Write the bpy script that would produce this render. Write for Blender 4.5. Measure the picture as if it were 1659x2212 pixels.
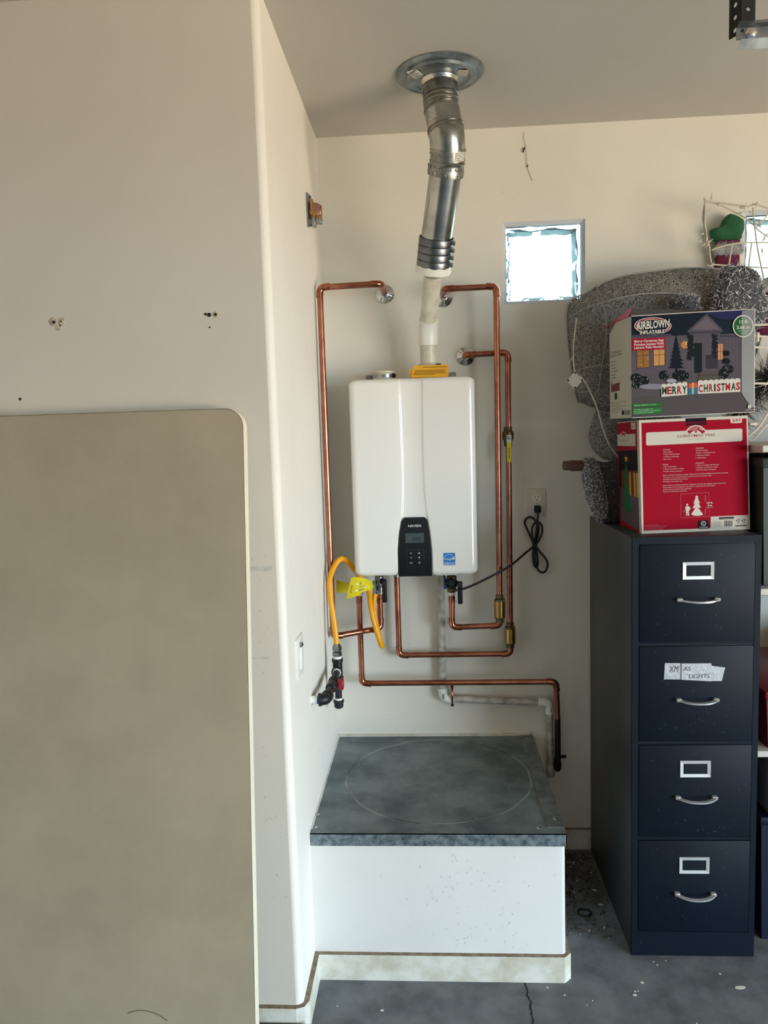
import bpy, bmesh, math, random
from mathutils import Vector, Matrix
random.seed(7)
PI = math.pi
SC = bpy.context.scene
for o in list(bpy.data.objects): bpy.data.objects.remove(o)
COL = SC.collection

# ------------------------------------------------------------------ camera
cd = bpy.data.cameras.new('camera'); cam = bpy.data.objects.new('camera', cd); COL.objects.link(cam)
cam.location = (0.3881, -2.8848, 1.6469); cam.rotation_euler = (1.4702, 0.0307, 0.0594)
cd.sensor_fit = 'VERTICAL'; cd.sensor_height = 36.0; cd.sensor_width = 27.0
cd.lens = 36.0 * 1632.06 / 2212.0; cd.clip_start = 0.02
SC.camera = cam
# ------------------------------------------------------------------ world, daylight, exposure
W = bpy.data.worlds.new('world'); SC.world = W; W.use_nodes = True
bg = W.node_tree.nodes['Background']; bg.inputs['Color'].default_value = (0.66, 0.85, 1.0, 1); bg.inputs['Strength'].default_value = 19.5
def area(name, loc, rot, sx, sy, power, col):
    l = bpy.data.lights.new(name, 'AREA'); l.shape = 'RECTANGLE'; l.size = sx; l.size_y = sy; l.energy = power; l.color = col
    o = bpy.data.objects.new(name, l); COL.objects.link(o); o.location = loc; o.rotation_euler = rot; return o
# daylight entering through the open garage door in the right-hand wall (sky), and light thrown up by the sunlit driveway outside it
dp = area('garage_door_portal', (4.66, -4.6, 1.05), (0, math.radians(90), 0), 2.16, 4.8, 1, (1, 1, 1)); dp.data.cycles.is_portal = True   # sky light is sampled through the open garage door
area('driveway_bounce', (7.8, -4.6, 0.03), (PI, 0, 0), 6.0, 9.0, 2250, (1.0, 0.665, 0.30))
vs = SC.view_settings; vs.view_transform = 'Standard'; vs.look = 'None'; vs.gamma = 1; vs.use_curve_mapping = False; vs.exposure = 0.0
SC.cycles.caustics_refractive = True; SC.cycles.caustics_reflective = False; SC.cycles.sample_clamp_indirect = 6

# ------------------------------------------------------------------ materials
def lin(c):
    return tuple(((x/255)/12.92 if x/255 <= .04045 else (((x/255)+.055)/1.055)**2.4) for x in c)
MATS = {}
def mat(name, rgb, rough=.6, metal=0., var=0., vscale=6., bump=0., bscale=120., rgb2=None, spec=.5, coat=0., stretch=None, detail=6):
    m = bpy.data.materials.new(name); m.use_nodes = True; nt = m.node_tree; b = nt.nodes['Principled BSDF']
    c = lin(rgb); b.inputs['Base Color'].default_value = (*c, 1); b.inputs['Roughness'].default_value = rough
    b.inputs['Metallic'].default_value = metal; b.inputs['Specular IOR Level'].default_value = spec; b.inputs['Coat Weight'].default_value = coat
    tc = nt.nodes.new('ShaderNodeTexCoord'); src = tc.outputs['Object']
    if stretch:
        mp = nt.nodes.new('ShaderNodeMapping'); mp.inputs['Scale'].default_value = stretch
        nt.links.new(src, mp.inputs['Vector']); src = mp.outputs['Vector']
    if var or rgb2:
        n = nt.nodes.new('ShaderNodeTexNoise'); n.inputs['Scale'].default_value = vscale; n.inputs['Detail'].default_value = detail; n.inputs['Roughness'].default_value = .6
        nt.links.new(src, n.inputs['Vector'])
        r = nt.nodes.new('ShaderNodeValToRGB'); c2 = lin(rgb2) if rgb2 else tuple(x*(1-var) for x in c)
        r.color_ramp.elements[0].position = .36; r.color_ramp.elements[0].color = (*c2, 1)
        r.color_ramp.elements[1].position = .62; r.color_ramp.elements[1].color = (*c, 1)
        nt.links.new(n.outputs['Fac'], r.inputs['Fac']); nt.links.new(r.outputs['Color'], b.inputs['Base Color'])
    if bump:
        n2 = nt.nodes.new('ShaderNodeTexNoise'); n2.inputs['Scale'].default_value = bscale; n2.inputs['Detail'].default_value = 3
        nt.links.new(src, n2.inputs['Vector'])
        bp = nt.nodes.new('ShaderNodeBump'); bp.inputs['Strength'].default_value = bump; bp.inputs['Distance'].default_value = .002
        nt.links.new(n2.outputs['Fac'], bp.inputs['Height']); nt.links.new(bp.outputs['Normal'], b.inputs['Normal'])
    MATS[name] = m; return m
mat('paint_white', (239, 235, 226), .62, var=.05, vscale=2.2, bump=.25, bscale=35)
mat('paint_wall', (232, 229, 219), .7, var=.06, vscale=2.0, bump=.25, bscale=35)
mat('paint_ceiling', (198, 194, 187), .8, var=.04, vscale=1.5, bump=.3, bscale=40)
mat('paint_face', (216, 210, 198), .55, var=.05, vscale=1.6, bump=.25, bscale=30)
mat('paint_platform', (224, 223, 219), .5, var=.04, vscale=4, bump=.15, bscale=40)
mat('baseboard', (226, 224, 214), .5, rgb2=(196, 190, 172), vscale=14, bump=.2, bscale=60)
mat('dust', (146, 130, 110), .95, rgb2=(108, 95, 78), vscale=60)
mat('galv', (150, 157, 160), .42, .85, rgb2=(112, 120, 124), vscale=22, bump=.15, bscale=60)
mat('galv_edge', (146, 157, 163), .42, .5, rgb2=(82, 97, 105), vscale=48, detail=12)
mat('duct', (190, 190, 184), .24, 1., rgb2=(150, 150, 146), vscale=9, bump=.1, bscale=25)
mat('duct_dull', (160, 161, 156), .36, 1., rgb2=(120, 121, 118), vscale=40, detail=8)
mat('foil', (205, 205, 200), .22, 1., bump=.8, bscale=90)
mat('band_dark', (118, 122, 128), .34, 1., var=.2, vscale=20)
mat('copper', (186, 124, 100), .26, 1., rgb2=(156, 96, 78), vscale=18, detail=8)
mat('copper_fit', (190, 120, 94), .2, 1., rgb2=(132, 80, 64), vscale=45, detail=8)
mat('copper_dark', (38, 30, 30), .4, .6, var=.3, vscale=30)
mat('brass', (176, 142, 82), .28, 1., var=.25, vscale=40)
mat('brass_dull', (112, 96, 70), .42, 1., var=.3, vscale=60)
mat('chrome', (205, 208, 212), .1, 1.)
mat('steel', (168, 170, 170), .28, 1., var=.15, vscale=40)
mat('pvc', (222, 218, 204), .4, rgb2=(200, 194, 176), vscale=24)
mat('pvc_clean', (236, 236, 230), .35)
mat('pvc_dirty', (206, 204, 194), .45, rgb2=(150, 148, 138), vscale=30)
mat('heater_white', (232, 233, 230), .16, coat=.5)
mat('panel_black', (12, 17, 22), .12, coat=.3)
mat('lcd', (66, 78, 84), .15)
mat('black_plastic', (16, 19, 24), .6, spec=.3)
mat('cord_black', (14, 16, 20), .45)
mat('iron', (38, 40, 42), .45, .5, bump=.3, bscale=150)
mat('red_plastic', (150, 24, 36), .4)
mat('teflon', (236, 236, 232), .6, bump=.4, bscale=200)
mat('hose_yellow', (236, 164, 14), .35)
mat('tag_yellow', (214, 200, 20), .45)
mat('paper_yellow', (230, 170, 38), .6)
mat('ink', (50, 44, 30), .7)
mat('label_white', (226, 226, 222), .5)
mat('gold_iridescent', (196, 158, 74), .3, .9, rgb2=(168, 112, 128), vscale=26)
mat('plate_white', (232, 232, 226), .35)
mat('plate_beige', (214, 208, 196), .4)
mat('table_top', (175, 163, 140), .42, rgb2=(165, 153, 131), vscale=3, bump=.15, bscale=300)
mat('table_edge', (232, 222, 200), .5, var=.05, vscale=10)
mat('rubber', (22, 26, 32), .6, var=.3, vscale=20)
mat('concrete', (112, 117, 121), .75, rgb2=(84, 89, 93), vscale=9, bump=.5, bscale=60, detail=10)
mat('crack', (14, 14, 15), .9)
mat('cab_front', (5, 18, 32), .55, spec=.2, var=.2, vscale=9)
mat('cab_body', (48, 51, 53), .42, var=.2, vscale=7)
mat('tape_silver', (190, 194, 200), .35, .35, bump=.6, bscale=90)
mat('pencil', (80, 84, 94), .7)
mat('cardboard_white', (214, 208, 196), .7, var=.04, vscale=20)
mat('cardboard_brown', (96, 82, 70), .8, var=.1, vscale=20)
mat('cardboard_red', (150, 16, 40), .6, spec=.2)
mat('navy_print', (24, 30, 52), .5)
mat('mesh_silver', (150, 148, 143), .6, .1, rgb2=(76, 75, 72), vscale=300, bump=1., bscale=260, detail=2)
mat('wire_grey', (150, 149, 145), .5, .2)
mat('tinsel', (232, 233, 236), .3, .25)
mat('tinsel_dark', (96, 104, 128), .3, .3)
mat('tinsel_core', (66, 68, 74), .7)
mat('hoof_brown', (78, 54, 46), .8, var=.3, vscale=50, bump=.6, bscale=100)
mat('white_wire', (206, 200, 186), .5)
mat('mitten_green', (34, 98, 62), .8, var=.2, vscale=90, bump=.6, bscale=200)
mat('maroon', (104, 22, 66), .8, var=.15, vscale=60)
mat('fur', (196, 196, 200), .9, bump=1., bscale=120)
mat('tote_green', (44, 58, 56), .5)
mat('tote_red', (112, 14, 28), .45)
mat('tote_blue', (10, 18, 42), .45)
mat('tote_grey', (88, 92, 98), .5)
mat('shelf_white', (196, 192, 186), .5)
mat('track_black', (36, 37, 40), .5, .3)
mat('pine', (34, 38, 34), .8)
mat('window_frame', (206, 208, 214), .5)
mat('mortar', (70, 84, 82), .9)
mat('scuff', (186, 186, 176), .7, rgb2=(206, 204, 196), vscale=60)
mat('nickel', (214, 217, 220), .38, .45, var=.06, vscale=50)
mat('dark_liner', (104, 122, 118), .6, rgb2=(60, 76, 78), vscale=34, stretch=(1, 6, 1))  # dark tone stands in for the refracted shade along the block's edges
mat('handle_chrome', (222, 224, 226), .22, .6)
mat('chip', (226, 222, 208), .7)
mat('litter', (86, 76, 62), .9, rgb2=(50, 44, 38), vscale=80)
mat('plaster', (214, 202, 182), .9, rgb2=(150, 132, 112), vscale=60)
mat('hole', (26, 22, 18), .9)
mat('outside_wall', (160, 156, 150), .8)
g = bpy.data.materials.new('glass_block'); g.use_nodes = True; b = g.node_tree.nodes['Principled BSDF']
b.inputs['Base Color'].default_value = (.86, .97, .95, 1); b.inputs['Roughness'].default_value = 0.0; b.inputs['IOR'].default_value = 1.46; b.inputs['Transmission Weight'].default_value = 1
MATS['glass_block'] = g
m = bpy.data.materials.new('printed_card'); m.use_nodes = True; b = m.node_tree.nodes['Principled BSDF']
at_ = m.node_tree.nodes.new('ShaderNodeVertexColor'); at_.layer_name = 'Col'; m.node_tree.links.new(at_.outputs['Color'], b.inputs['Base Color']); b.inputs['Roughness'].default_value = .6; b.inputs['Specular IOR Level'].default_value = .06
MATS['printed_card'] = m
m = bpy.data.materials.new('tape_glare'); m.use_nodes = True; b = m.node_tree.nodes['Principled BSDF']
b.inputs['Base Color'].default_value = (.62, .63, .6, 1); b.inputs['Roughness'].default_value = .3; b.inputs['Alpha'].default_value = .28  # packing tape; its whitish film colour stands in for glare
MATS['tape_glare'] = m

def net(name, scale, thr):   # open netting: small see-through gaps between the strands
    nt = MATS[name].node_tree; b_ = nt.nodes['Principled BSDF']; tc = nt.nodes.new('ShaderNodeTexCoord'); n = nt.nodes.new('ShaderNodeTexNoise'); n.inputs['Scale'].default_value = scale; n.inputs['Detail'].default_value = 1
    m_ = nt.nodes.new('ShaderNodeMath'); m_.operation = 'LESS_THAN'; m_.inputs[1].default_value = thr; nt.links.new(tc.outputs['Object'], n.inputs['Vector']); nt.links.new(n.outputs['Fac'], m_.inputs[0]); nt.links.new(m_.outputs[0], b_.inputs['Alpha'])
net('mesh_silver', 210, .56)
def wear_material():   # galvanised pan top: scratched ring left by an old tank, rubbed patches
    m = mat('pan_top', (130, 142, 146), .5, .55, rgb2=(88, 101, 106), vscale=7, detail=12, bump=.1, bscale=80)
    nt = m.node_tree; b = nt.nodes['Principled BSDF']; L = nt.links
    old = b.inputs['Base Color'].links[0].from_socket
    geo = nt.nodes.new('ShaderNodeNewGeometry')
    sub = nt.nodes.new('ShaderNodeVectorMath'); sub.operation = 'SUBTRACT'; sub.inputs[1].default_value = (.39, -.365, .4644); L.new(geo.outputs['Position'], sub.inputs[0])
    ln = nt.nodes.new('ShaderNodeVectorMath'); ln.operation = 'LENGTH'; L.new(sub.outputs[0], ln.inputs[0])
    nz = nt.nodes.new('ShaderNodeTexNoise'); nz.inputs['Scale'].default_value = 9; L.new(geo.outputs['Position'], nz.inputs['Vector'])
    ad = nt.nodes.new('ShaderNodeMath'); ad.operation = 'MULTIPLY_ADD'; ad.inputs[1].default_value = .02; L.new(nz.outputs['Fac'], ad.inputs[0]); L.new(ln.outputs['Value'], ad.inputs[2])
    d = nt.nodes.new('ShaderNodeMath'); d.operation = 'SUBTRACT'; d.inputs[1].default_value = .328; L.new(ad.outputs[0], d.inputs[0])
    ab = nt.nodes.new('ShaderNodeMath'); ab.operation = 'ABSOLUTE'; L.new(d.outputs[0], ab.inputs[0])
    st = nt.nodes.new('ShaderNodeMath'); st.operation = 'LESS_THAN'; st.inputs[1].default_value = .0028; L.new(ab.outputs[0], st.inputs[0])
    n3 = nt.nodes.new('ShaderNodeTexNoise'); n3.inputs['Scale'].default_value = 5; L.new(geo.outputs['Position'], n3.inputs['Vector'])
    ramp = nt.nodes.new('ShaderNodeValToRGB'); ramp.color_ramp.elements[0].position = .42; ramp.color_ramp.elements[0].color = (.03, .035, .035, 1)
    ramp.color_ramp.elements[1].position = .55; ramp.color_ramp.elements[1].color = (.42, .44, .42, 1); L.new(n3.outputs['Fac'], ramp.inputs['Fac'])
    mul = nt.nodes.new('ShaderNodeMath'); mul.operation = 'MULTIPLY'; mul.inputs[1].default_value = .7; L.new(st.outputs[0], mul.inputs[0])
    mx = nt.nodes.new('ShaderNodeMix'); mx.data_type = 'RGBA'; L.new(mul.outputs[0], mx.inputs['Factor']); L.new(old, mx.inputs['A']); L.new(ramp.outputs['Color'], mx.inputs['B'])
    L.new(mx.outputs['Result'], b.inputs['Base Color'])
wear_material()

def speckle(name, col=(.4, .42, .45), scale=30, thr=.74):   # pale scratches and nicks over a material
    m = MATS[name]; nt = m.node_tree; b = nt.nodes['Principled BSDF']; L = nt.links
    s = b.inputs['Base Color']; tc = nt.nodes.new('ShaderNodeTexCoord')
    mp = nt.nodes.new('ShaderNodeMapping'); mp.inputs['Scale'].default_value = (1.6, 1, .7); mp.inputs['Rotation'].default_value = (0, .5, 0); L.new(tc.outputs['Object'], mp.inputs['Vector'])
    n = nt.nodes.new('ShaderNodeTexNoise'); n.inputs['Scale'].default_value = scale; n.inputs['Detail'].default_value = 9; n.inputs['Roughness'].default_value = .75; L.new(mp.outputs['Vector'], n.inputs['Vector'])
    r = nt.nodes.new('ShaderNodeMapRange'); r.inputs['From Min'].default_value = thr; r.inputs['From Max'].default_value = thr+.08; r.inputs['To Max'].default_value = .75; L.new(n.outputs['Fac'], r.inputs['Value'])
    mx = nt.nodes.new('ShaderNodeMix'); mx.data_type = 'RGBA'; L.new(r.outputs['Result'], mx.inputs['Factor'])
    if s.links: L.new(s.links[0].from_socket, mx.inputs['A'])
    else: mx.inputs['A'].default_value = s.default_value
    mx.inputs['B'].default_value = (*col, 1); L.new(mx.outputs['Result'], s)
speckle('cab_front', (.16, .2, .25), 16, .675); speckle('concrete', (.5, .5, .48), 60, .70); speckle('paint_platform', (.34, .32, .3), 26, .675)
speckle('pan_top', (.42, .46, .47), 20, .69); speckle('galv_edge', (.5, .54, .56), 40, .68); speckle('baseboard', (.35, .32, .24), 24, .68); speckle('paint_face', (.34, .31, .26), 14, .725); speckle('paint_wall', (.36, .33, .29), 16, .715); speckle('table_top', (.2, .18, .15), 22, .71)

# ------------------------------------------------------------------ mesh building
V3 = Vector
class MB:
    def __init__(s): s.v = []; s.f = []; s.mi = []
    def add(s, vs, fs, mi=0):
        n = len(s.v); s.v += [tuple(p) for p in vs]; s.f += [tuple(i+n for i in f) for f in fs]; s.mi += [mi]*len(fs); return s
    def box(s, x0, x1, y0, y1, z0, z1, mi=0):
        return s.add([(x0,y0,z0),(x1,y0,z0),(x1,y1,z0),(x0,y1,z0),(x0,y0,z1),(x1,y0,z1),(x1,y1,z1),(x0,y1,z1)],
            [(0,3,2,1),(4,5,6,7),(0,1,5,4),(1,2,6,5),(2,3,7,6),(3,0,4,7)], mi)
    def hexa(s, c, mi=0):   # 8 corners in the order of box()
        return s.add(c, [(0,3,2,1),(4,5,6,7),(0,1,5,4),(1,2,6,5),(2,3,7,6),(3,0,4,7)], mi)
    def bbox(s, x0, x1, y0, y1, z0, z1, bev=.003, seg=2, M=None, mi=0):
        bm = bmesh.new(); bmesh.ops.create_cube(bm, size=1)
        for v in bm.verts: v.co = V3((x0+(v.co.x+.5)*(x1-x0), y0+(v.co.y+.5)*(y1-y0), z0+(v.co.z+.5)*(z1-z0)))
        bmesh.ops.bevel(bm, geom=bm.edges[:], offset=bev, segments=seg, profile=.5, affect='EDGES')
        bm.verts.index_update(); vs = [(M @ v.co) if M else v.co.copy() for v in bm.verts]; fs = [[v.index for v in f.verts] for f in bm.faces]; bm.free()
        return s.add(vs, fs, mi)
    def tube(s, path, r, seg=14, cap=True, mi=0, flat=None):
        path = [V3(p) for p in path]; n = len(path); rs = r if isinstance(r, (list, tuple)) else [r]*n
        T = []
        for i in range(n):
            t = (path[min(i+1, n-1)]-path[max(i-1, 0)]); T.append(t.normalized())
        up = V3((0,0,1)) if abs(T[0].z) < .9 else V3((1,0,0)); N = (up-T[0]*up.dot(T[0])).normalized()
        vs = []; fs = []
        for i in range(n):
            if i:
                q = T[i-1].rotation_difference(T[i]); N = q @ N; N = (N-T[i]*N.dot(T[i])).normalized()
            B = T[i].cross(N)
            for k in range(seg):
                a = 2*PI*k/seg; ca, sa = math.cos(a), math.sin(a)
                if flat: ca *= flat
                vs.append(path[i]+N*(rs[i]*ca)+B*(rs[i]*sa))
        for i in range(n-1):
            for k in range(seg):
                fs.append((i*seg+k, i*seg+(k+1)%seg, (i+1)*seg+(k+1)%seg, (i+1)*seg+k))
        if cap: fs.append(tuple(range(seg-1, -1, -1))); fs.append(tuple((n-1)*seg+k for k in range(seg)))
        return s.add(vs, fs, mi)
    def lathe(s, prof, o, ax=(0,0,1), seg=28, mi=0, cap=True):
        ax = V3(ax).normalized(); up = V3((1,0,0)) if abs(ax.x) < .9 else V3((0,0,1)); U = (up-ax*up.dot(ax)).normalized(); B = ax.cross(U); o = V3(o)
        vs = []; fs = []; n = len(prof)
        for r, h in prof:
            for k in range(seg):
                a = 2*PI*k/seg; vs.append(o+ax*h+(U*math.cos(a)+B*math.sin(a))*max(r, 1e-5))
        for i in range(n-1):
            for k in range(seg): fs.append((i*seg+k, i*seg+(k+1)%seg, (i+1)*seg+(k+1)%seg, (i+1)*seg+k))
        if cap: fs.append(tuple(range(seg-1, -1, -1))); fs.append(tuple((n-1)*seg+k for k in range(seg)))
        return s.add(vs, fs, mi)
    def prism(s, poly, o, u, v, n, depth, mi=0):
        o, u, v, n = V3(o), V3(u), V3(v), V3(n); k = len(poly)
        a = [o+u*p[0]+v*p[1] for p in poly]; bb = [p+n*depth for p in a]
        return s.add(a+bb, [tuple(range(k-1, -1, -1)), tuple(range(k, 2*k))]+[(i, (i+1)%k, k+(i+1)%k, k+i) for i in range(k)], mi)
ORG = {}
def lk(o, mb, mats, parent, org, smooth):
    me = o.data
    for mm in (mats if isinstance(mats, (list, tuple)) else [mats]): me.materials.append(MATS[mm])
    for p, i in zip(me.polygons, mb.mi): p.material_index = i; p.use_smooth = smooth
    if smooth: me.set_sharp_from_angle(angle=math.radians(38))
    COL.objects.link(o); ORG[o] = org
    if parent is None: o.location = org
    else: o.parent = parent
def obj(name, mb, mats, parent=None, base=None, smooth=True):
    org = ORG[parent] if parent is not None else V3(base or (0, 0, 0))
    me = bpy.data.meshes.new(name); me.from_pydata([tuple(V3(p)-org) for p in mb.v], [], mb.f); me.validate(); me.update()
    o = bpy.data.objects.new(name, me)
    if len(me.polygons) != len(mb.mi): mb.mi = mb.mi[:len(me.polygons)]+[0]*max(0, len(me.polygons)-len(mb.mi))
    lk(o, mb, mats, parent, org, smooth); return o
def thing(name, label, cat, base, group=None):
    o = bpy.data.objects.new(name, None); o.empty_display_size = .05; COL.objects.link(o); o.location = base; ORG[o] = V3(base); return tag(o, label, cat, group)
def tag(o, label, cat, group=None):
    group = group or {'copper pipe': 'copper pipes round the water heater', 'storage tote': 'storage totes on the shelving', 'cardboard box': 'cardboard boxes stacked on the cabinet', 'wall damage': 'repairs in the tan wall'}.get(cat)
    o['label'] = label; o['category'] = cat
    if group: o['group'] = group
    return o
def struct(name, mb, mats, smooth=False, base=None):
    o = obj(name, mb, mats, None, base, smooth); o['kind'] = 'structure'; return o
def fillet(pts, r, n=8):
    pts = [V3(p) for p in pts]; out = [pts[0]]; arcs = []
    for i in range(1, len(pts)-1):
        a, b, c = pts[i-1], pts[i], pts[i+1]; d1 = (a-b).normalized(); d2 = (c-b).normalized(); ang = d1.angle(d2)
        rr = r[i] if isinstance(r, dict) else r; t = rr/math.tan(ang/2); p1 = b+d1*t; p2 = b+d2*t; cen = b+(d1+d2).normalized()*(rr/math.sin(ang/2))
        arc = []
        v1, v2 = p1-cen, p2-cen; om = v1.angle(v2)
        for k in range(n+1):
            s_ = k/n; arc.append(cen+(v1*math.sin((1-s_)*om)+v2*math.sin(s_*om))/math.sin(om))
        arcs.append(arc); out += arc
    out.append(pts[-1]); return out, arcs
def smooth_path(pts, n=10):   # Catmull-Rom
    P = [V3(p) for p in pts]; P = [P[0]*2-P[1]]+P+[P[-1]*2-P[-2]]; out = []
    for i in range(1, len(P)-2):
        for k in range(n):
            t = k/n; a, b, c, d = P[i-1:i+3]
            out.append(.5*((2*b)+(c-a)*t+(2*a-5*b+4*c-d)*t*t+(3*b-a-3*c+d)*t*t*t))
    out.append(P[-2]); return out
def text2d(s, bold=0.):
    cu = bpy.data.curves.new('t', 'FONT'); cu.body = s; cu.size = 1; cu.offset = bold; cu.resolution_u = 2; cu.fill_mode = 'FRONT'
    o = bpy.data.objects.new('t', cu); COL.objects.link(o); bpy.context.view_layer.update()
    dg = bpy.context.evaluated_depsgraph_get(); e = o.evaluated_get(dg); me = e.to_mesh()
    vs = [(v.co.x, v.co.y) for v in me.vertices]; fs = [tuple(p.vertices) for p in me.polygons]; e.to_mesh_clear()
    bpy.data.objects.remove(o); bpy.data.curves.remove(cu); return vs, fs
def text_mb(mb, s, o, u, v, h, n=(0,-1,0), bold=0., width=None, center=True, mi=0, off=.0006):
    vs, fs = text2d(s, bold)
    if not vs: return
    x0 = min(p[0] for p in vs); x1 = max(p[0] for p in vs); k = h/.72; kx = (width/(x1-x0)) if width else k; cx = (x0+x1)/2 if center else x0
    o, u, v, n = V3(o), V3(u), V3(v), V3(n)
    mb.add([o+u*((p[0]-cx)*kx)+v*(p[1]*k)+n*off for p in vs], fs, mi)

def card_ink(rgb): return tuple(x*.74 for x in lin(rgb))   # print on uncoated card absorbs a little
class Print:   # flat ink on a card face; coordinates are design units laid over the face's four corners
    def __init__(s, design, corners, n):   # design & corners: TL, TR, BR, BL
        s.d = [V3((*p, 0)) for p in design]; s.c = [V3(p) for p in corners]; s.n = V3(n); s.v = []; s.f = []; s.col = []; s.layer = 0
    def st(s, x, y):
        TL, TR, BR, BL = s.d; a, t = .5, .5
        for _ in range(5):
            l = BL.lerp(TL, t); r = BR.lerp(TR, t); a = (x-l.x)/(r.x-l.x)
            vb = BL.lerp(BR, a).y; vt = TL.lerp(TR, a).y; t = (vb-y)/(vb-vt)
        return a, t
    def p3(s, x, y):
        a, t = s.st(x, y); TL, TR, BR, BL = s.c
        return BL.lerp(BR, a).lerp(TL.lerp(TR, a), t)+s.n*(.0006+.000015*s.layer)
    def poly(s, pts, rgb, lay=True):
        if lay: s.layer += 1
        n = len(s.v); s.v += [s.p3(*p) for p in pts]; s.f.append(tuple(range(n, n+len(pts)))); s.col += [card_ink(rgb)]*len(pts)
    def rect(s, x0, y0, x1, y1, rgb, sl=0.): s.poly([(x0,y0),(x1,y0+sl*(x1-x0)),(x1,y1+sl*(x1-x0)),(x0,y1)], rgb)
    def ell(s, cx, cy, rx, ry, rgb, n=20): s.poly([(cx+rx*math.cos(2*PI*k/n), cy+ry*math.sin(2*PI*k/n)) for k in range(n)], rgb)
    def ring(s, cx, cy, rx, ry, w, rgb, a0=0, a1=2*PI, n=24):
        s.layer += 1
        for k in range(n):
            a, b_ = a0+(a1-a0)*k/n, a0+(a1-a0)*(k+1)/n
            s.poly([(cx+rx*math.cos(a),cy+ry*math.sin(a)),(cx+rx*math.cos(b_),cy+ry*math.sin(b_)),(cx+(rx-w)*math.cos(b_),cy+(ry-w)*math.sin(b_)),(cx+(rx-w)*math.cos(a),cy+(ry-w)*math.sin(a))], rgb, False)
    def text(s, txt, x, y, h, rgb, width=None, bold=0., sl=0., center=False, arc=0.):
        s.layer += 1; vs, fs = text2d(txt, bold)
        x0 = min(p[0] for p in vs); x1 = max(p[0] for p in vs); k = h/.72; kx = width/(x1-x0) if width else k; c = (x0+x1)/2 if center else x0
        n = len(s.v)
        for p in vs:
            dx = (p[0]-c)*kx; s.v.append(s.p3(x+dx, y-p[1]*k*(1+(-arc*.0 if not arc else 0))+sl*dx+arc*dx*dx)); s.col.append(card_ink(rgb))
        s.f += [tuple(i+n for i in f) for f in fs]
    def build(s, name, parent):
        org = ORG[parent]; me = bpy.data.meshes.new(name); me.from_pydata([tuple(p-org) for p in s.v], [], s.f)
        ca = me.color_attributes.new('Col', 'FLOAT_COLOR', 'POINT')
        for i, c in enumerate(s.col): ca.data[i].color = (*c, 1)
        me.update(); me.materials.append(MATS['printed_card']); o = bpy.data.objects.new(name, me); COL.objects.link(o); o.parent = parent; ORG[o] = org
        return o

# ================================================================== THE ROOM
H = 2.7436; HP = .4644; PW = .76; PD = .735; YB = -.955; RN = .02; BH = .082; BT = .015
XL, XR, YF = -2.2, 4.6, -7.6
struct('floor', MB().box(XL, XR+.0, YF, .15, -.1, 0), 'concrete')
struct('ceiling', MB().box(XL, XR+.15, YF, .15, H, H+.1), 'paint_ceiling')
# back wall with two square window openings
WX = [(.676, .974), (1.537, 1.835)]; WZ = (2.117, 2.411)
mb = MB(); xs = [XL, *[v for w in WX for v in w], XR+.15]; zs = [-.1, *WZ, H]
for i in range(len(xs)-1):
    for j in range(3):
        if j == 1 and i in (1, 3): continue
        mb.box(xs[i], xs[i+1], 0, .15, zs[j], zs[j+1])
struct('wall_back', mb, 'paint_wall')
# boxed-out corner on the left: alcove side (faces right), rounded corner, front face
pl = [(0, 0)] + [(-RN+RN*math.cos(-a), YB+RN+RN*math.sin(-a)) for a in [k*PI/2/8 for k in range(9)]] + [(XL, YB)]
mb = MB()
for i in range(len(pl)-1):
    (xa, ya), (xb, yb) = pl[i], pl[i+1]
    mb.add([(xa,ya,0),(xa,ya,H),(xb,yb,H),(xb,yb,0)], [(0,1,2,3)], 1 if i == len(pl)-2 else 0)
wl = struct('wall_left', mb, ['paint_white', 'paint_face'], True)
struct('wall_side', MB().box(XL-.1, XL, YF, YB, 0, H), 'outside_wall')
struct('wall_front', MB().box(XL, XR+.15, YF-.1, YF, 0, H), 'outside_wall')
mb = MB(); mb.box(XR, XR+.15, -2.2, 0, 0, H).box(XR, XR+.15, YF, -7.0, 0, H).box(XR, XR+.15, -7.0, -2.2, 2.13, H)
struct('wall_right', mb, 'outside_wall')
struct('driveway', MB().box(XR, 40, -35, 25, -.12, -.02), 'outside_wall')
# baseboards
def base_run(name, pts, ccw=1):
    mb = MB(); n = len(pts); off = []
    for i in range(n):
        p = V3((*pts[i], 0)); d = []
        if i: d.append((p-V3((*pts[i-1], 0))).normalized())
        if i < n-1: d.append((V3((*pts[i+1], 0))-p).normalized())
        ns = [V3((-q.y, q.x, 0))*ccw for q in d]; m_ = sum(ns, V3()).normalized(); off.append(p+m_*(BT/max(.4, m_.dot(ns[0]))))
    for i in range(n-1):
        a, b_ = V3((*pts[i], 0)), V3((*pts[i+1], 0)); c, d = off[i], off[i+1]; up = V3((0, 0, BH)); f0 = V3((0,0,.004))
        mb.add([c, d, d+up, c+up, b_+up, a+up], [(0,1,2,3)], 0); mb.add([c+up, d+up, b_+up, a+up], [(0,1,2,3)], 1)
        if i == n-2: mb.add([b_, b_+up, d+up, d], [(0,1,2,3)], 0)
        if i == 0: mb.add([a, a+up, c+up, c], [(0,1,2,3)], 0)
    return struct(name, mb, ['baseboard', 'dust'])
base_run('baseboard_left', [(0, -PD), (0, YB+RN), (-RN*.3, YB+RN*.3), (-RN, YB), (XL, YB)], 1)
base_run('baseboard_platform', [(PW, -.0), (PW, -PD+.012), (PW-.012, -PD), (BT, -PD)], 1)
base_run('baseboard_back', [(XR, 0), (PW+BT, 0)], 1)

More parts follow.
